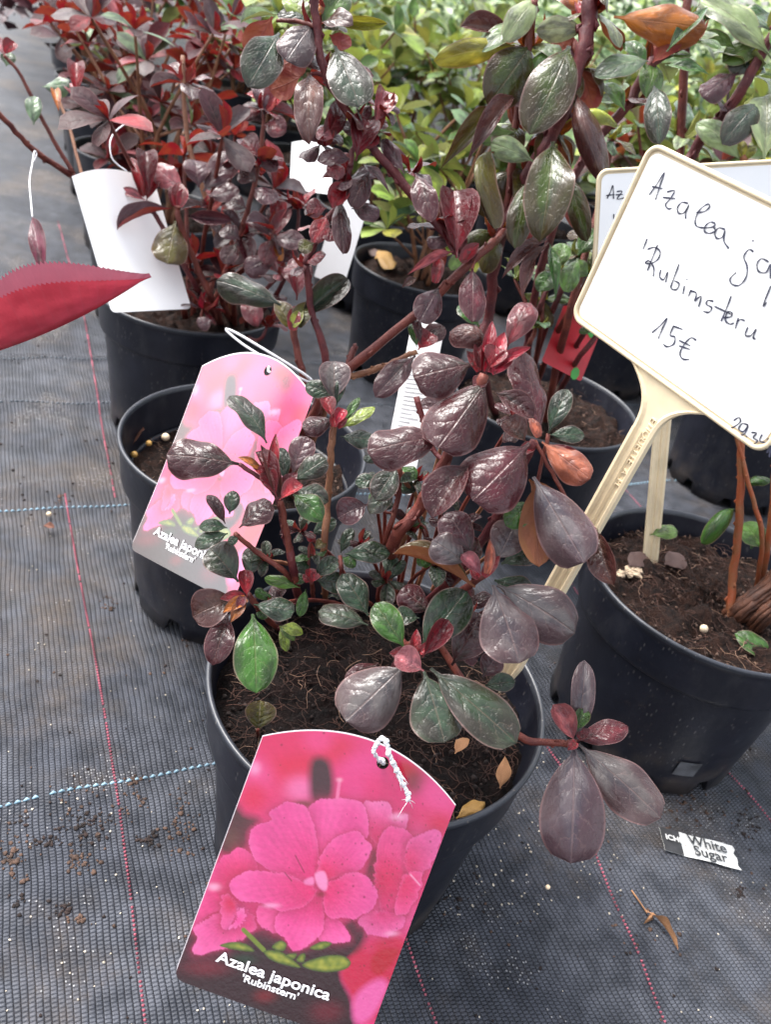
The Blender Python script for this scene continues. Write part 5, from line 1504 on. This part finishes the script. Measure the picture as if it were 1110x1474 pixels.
DRYL = {'e': leaf_mesh('dry_blade', prof_ell, .16, .8, .3, .15, seed=3, twist=.9, mat=DRY), 'c': leaf_mesh('yellow_blade', prof_ell, .12, .5, .4, .22, seed=6, twist=.7, pucker=.02, mat=YEL), 'l': leaf_mesh('dry_narrow_blade', prof_lance, .1, .6, .1, .1, seed=8, twist=1.0, mat=DRY), 'f': leaf_mesh('flat_dead_blade', prof_ell, .04, .2, .2, .1, seed=9, mat=plain('dead_brown_leaf', (.060, .030, .024), .7, .3, 90, .2)), 'v': leaf_mesh('dry_folded_blade', prof_ell, .1, 1.0, .1, .1, seed=2, mat=plain('brown_scrap', (.13, .05, .03), .8, .3, 90, .2)), 'y': leaf_mesh('yellow_flat_blade', prof_ell, .06, .3, .2, .1, seed=5, mat=YEL)}
# dry twig and leaf
mb = MB(); mb.tube(spline([ground_pt(912, 1278, .001), ground_pt(922, 1296, .003), ground_pt(934, 1312, .002)]), [.0006]*13, 5)
tw_ = thing('dry_leaf', 'curled tan dead leaf with stalk beside the pink thread on the fabric', 'leaf', ground_pt(935, 1320))
o = mb.build('stalk', DRY, None); o.parent = tw_; o.location = -tw_.location
put_leaf(tw_, DRYL['l'], ground_pt(932, 1308, .002), ground_pt(977, 1368, .002), Vector((.4, -.2, .5)), .008, ((.40, .20, .10), 0), 'blade')
mb = MB(); q0 = ground_pt(938, 1312, .003); q1 = ground_pt(928, 1328, .001); q2 = ground_pt(942, 1322, .002); mb.add([q0-tw_.location, q1-tw_.location, q2-tw_.location, (q0+q2)/2+Vector((0, 0, .004))-tw_.location], [(0, 1, 3), (1, 2, 3), (0, 3, 2), (0, 2, 1)]); mb.build('torn_flap', DRY, tw_)
def litter_leaf(px, py, tx, ty, z, wd, colr, label, kind='e', lift=.002, mat_name='fallen_leaf'):
    b = PZ(px, py, z); e = PZ(tx, ty, z+lift); o = put_leaf(None, DRYL[kind], b, e, Vector((0, -.3, 1)), wd, (colr, .3), mat_name); tag(o, label, 'leaf'); return o
litter_leaf(657, 1178, 698, 1154, .133, .009, (.34, .17, .04), 'crumpled yellow-brown dead leaf by the front rim of the front pot', 'c')
litter_leaf(720, 1135, 727, 1088, .129, .008, (.28, .16, .10), 'small tan dead leaf standing on the soil beside the red side branch', 'l', .008)
litter_leaf(655, 1085, 670, 1062, .129, .008, (.38, .2, .08), 'orange-brown dead leaf under the big grey-green leaves', 'e')
litter_leaf(957, 812, 986, 802, .135, .018, (.085, .04, .035), 'flat brown leaf lying beside the plain cream stake on the soil', 'f')
litter_leaf(905, 815, 930, 798, .135, .016, (.09, .045, .04), 'dull brown leaf lying left of the plain cream stake', 'f')
litter_leaf(545, 360, 562, 388, .137, .026, (.50, .28, .07), 'fallen yellow leaf on the mossy soil of a rear pot', 'y')
litter_leaf(545, 372, 530, 352, .137, .018, (.28, .11, .06), 'fallen brown leaf at the edge of the mossy soil', 'f')
litter_leaf(190, 642, 200, 618, .118, .012, (.2, .08, .045), 'curled brown leaf scrap inside the pot with sunken soil', 'v')
litter_leaf(62, 757, 78, 760, .002, .006, (.22, .08, .05), 'reddish bark scrap on the fabric near the blue thread', 'v')
ch = MB()
for i in range(26): ch.blob(PZ(905+random.uniform(-14, 16), 822+random.uniform(-6, 7), .1335), random.uniform(.0012, .0030), .75, 7, 5, .35)
tag(ch.build('bark_chip', plain('pale_wood', (.5, .38, .26), .8, .3, 200, .4)), 'crumbled pale wood chip on the soil near the curled brown-green leaf', 'chip')
pellet(70, 740, .002, .0024, 'small pale seed lying on the fabric just below the blue thread', PELLET_W)
pellet(789, 1277, .0015, .0016, 'tiny pale seed lying alone on the fabric right of the front pot', PELLET_W)
# scattered soil crumbs, counted by nobody
mb = MB(); mw = MB(); mk = MB()
def scatter(m_, px0, px1, py0, py1, n, r0, r1, sq=.5):
    for i in range(n):
        x, y = random.uniform(px0, px1), random.uniform(py0, py1); g_ = ground_pt(x, y)
        bad = any(math.hypot(g_.x-q[0][0], g_.y-q[0][1]) < .082 for q in POTS.values())
        if not bad: m_.blob(g_+Vector((0, 0, .0003)), random.uniform(r0, r1), .5, 6, 4, sq)
def clump(m_, px, py, sx, sy, n, r0, r1):
    for i in range(n):
        g_ = ground_pt(random.gauss(px, sx), random.gauss(py, sy)); m_.blob(g_+Vector((0, 0, .0003)), random.uniform(r0, r1)*random.choice((.5, .6, .8, 1)), .6, 6, 4, .3)
for (px, py, sx, sy, n) in ((20, 1225, 16, 22, 60), (110, 1185, 26, 12, 60), (190, 1118, 7, 5, 16), (200, 1148, 4, 8, 14), (262, 1185, 10, 26, 60), (215, 1207, 10, 6, 26), (70, 1205, 14, 6, 24), (115, 1235, 12, 10, 36), (88, 1307, 8, 6, 18), (112, 1316, 8, 4, 16), (85, 716, 6, 4, 20), (155, 862, 10, 5, 24), (30, 1175, 8, 4, 12), (140, 1160, 40, 26, 40), (20, 1290, 8, 5, 10), (650, 1290, 30, 20, 14), (935, 1340, 40, 20, 12), (1067, 1283, 5, 4, 24), (1000, 1160, 40, 14, 70), (1075, 1185, 20, 12, 30), (285, 905, 16, 14, 30)):
    clump(mk if random.random() < .45 else mb, px, py, sx, sy, n, .0005, .0019)
scatter(mb, -10, 1120, 720, 1474, 160, .0004, .0013); scatter(mb, -10, 300, 420, 760, 90, .0006, .002); scatter(mk, -10, 1120, 900, 1474, 90, .0004, .0013)
scatter(mw, -10, 1120, 760, 1474, 260, .0003, .0008); scatter(mw, 640, 900, 1080, 1320, 120, .0004, .0009)
tag(mb.build('soil_crumbs', CRUMB), 'dark soil crumbs scattered over the ground fabric', kind='stuff')
tag(mk.build('bark_crumbs', CRUMB_B), 'brown bark crumbs scattered over the ground fabric', kind='stuff')
tag(mw.build('pale_grit', CRUMB_W), 'pale grit specks scattered over the ground fabric', kind='stuff')
# faint moulded panel on the right pot
pc = Vector((PR[0], PR[1], 0)); hit = None
r_ = ray(990, 1108); best = None
for i in range(400):
    p = CAM+r_*(.45+i*.0006); e = abs(math.hypot(p.x-pc.x, p.y-pc.y)-(RB+(p.z/.11)*.0087))
    if best is None or e < best[0]: best = (e, p)
    if e < .0006: break
p = best[1]; a0 = math.atan2(p.y-pc.y, p.x-pc.x); v = []; f = []
for j in range(5):
    for i in range(9):
        a = a0+(i/8-.5)*.21; z = p.z+(j/4-.5)*.016; rr = RB+z/.1085*(.0872-RB)+.0004; v.append((rr*math.cos(a), rr*math.sin(a), z))
for j in range(4):
    for i in range(8): q = j*9+i; f.append((q, q+1, q+10, q+9))
pm = mesh_obj('moulded_panel', v, f, plain('scuffed_plastic', (.075, .077, .085), .5, .4, 90)); pm.parent = potobj['right']; pm.rotation_euler = (0, 0, -potobj['right'].rotation_euler.z)
print('objects', len(bpy.data.objects))
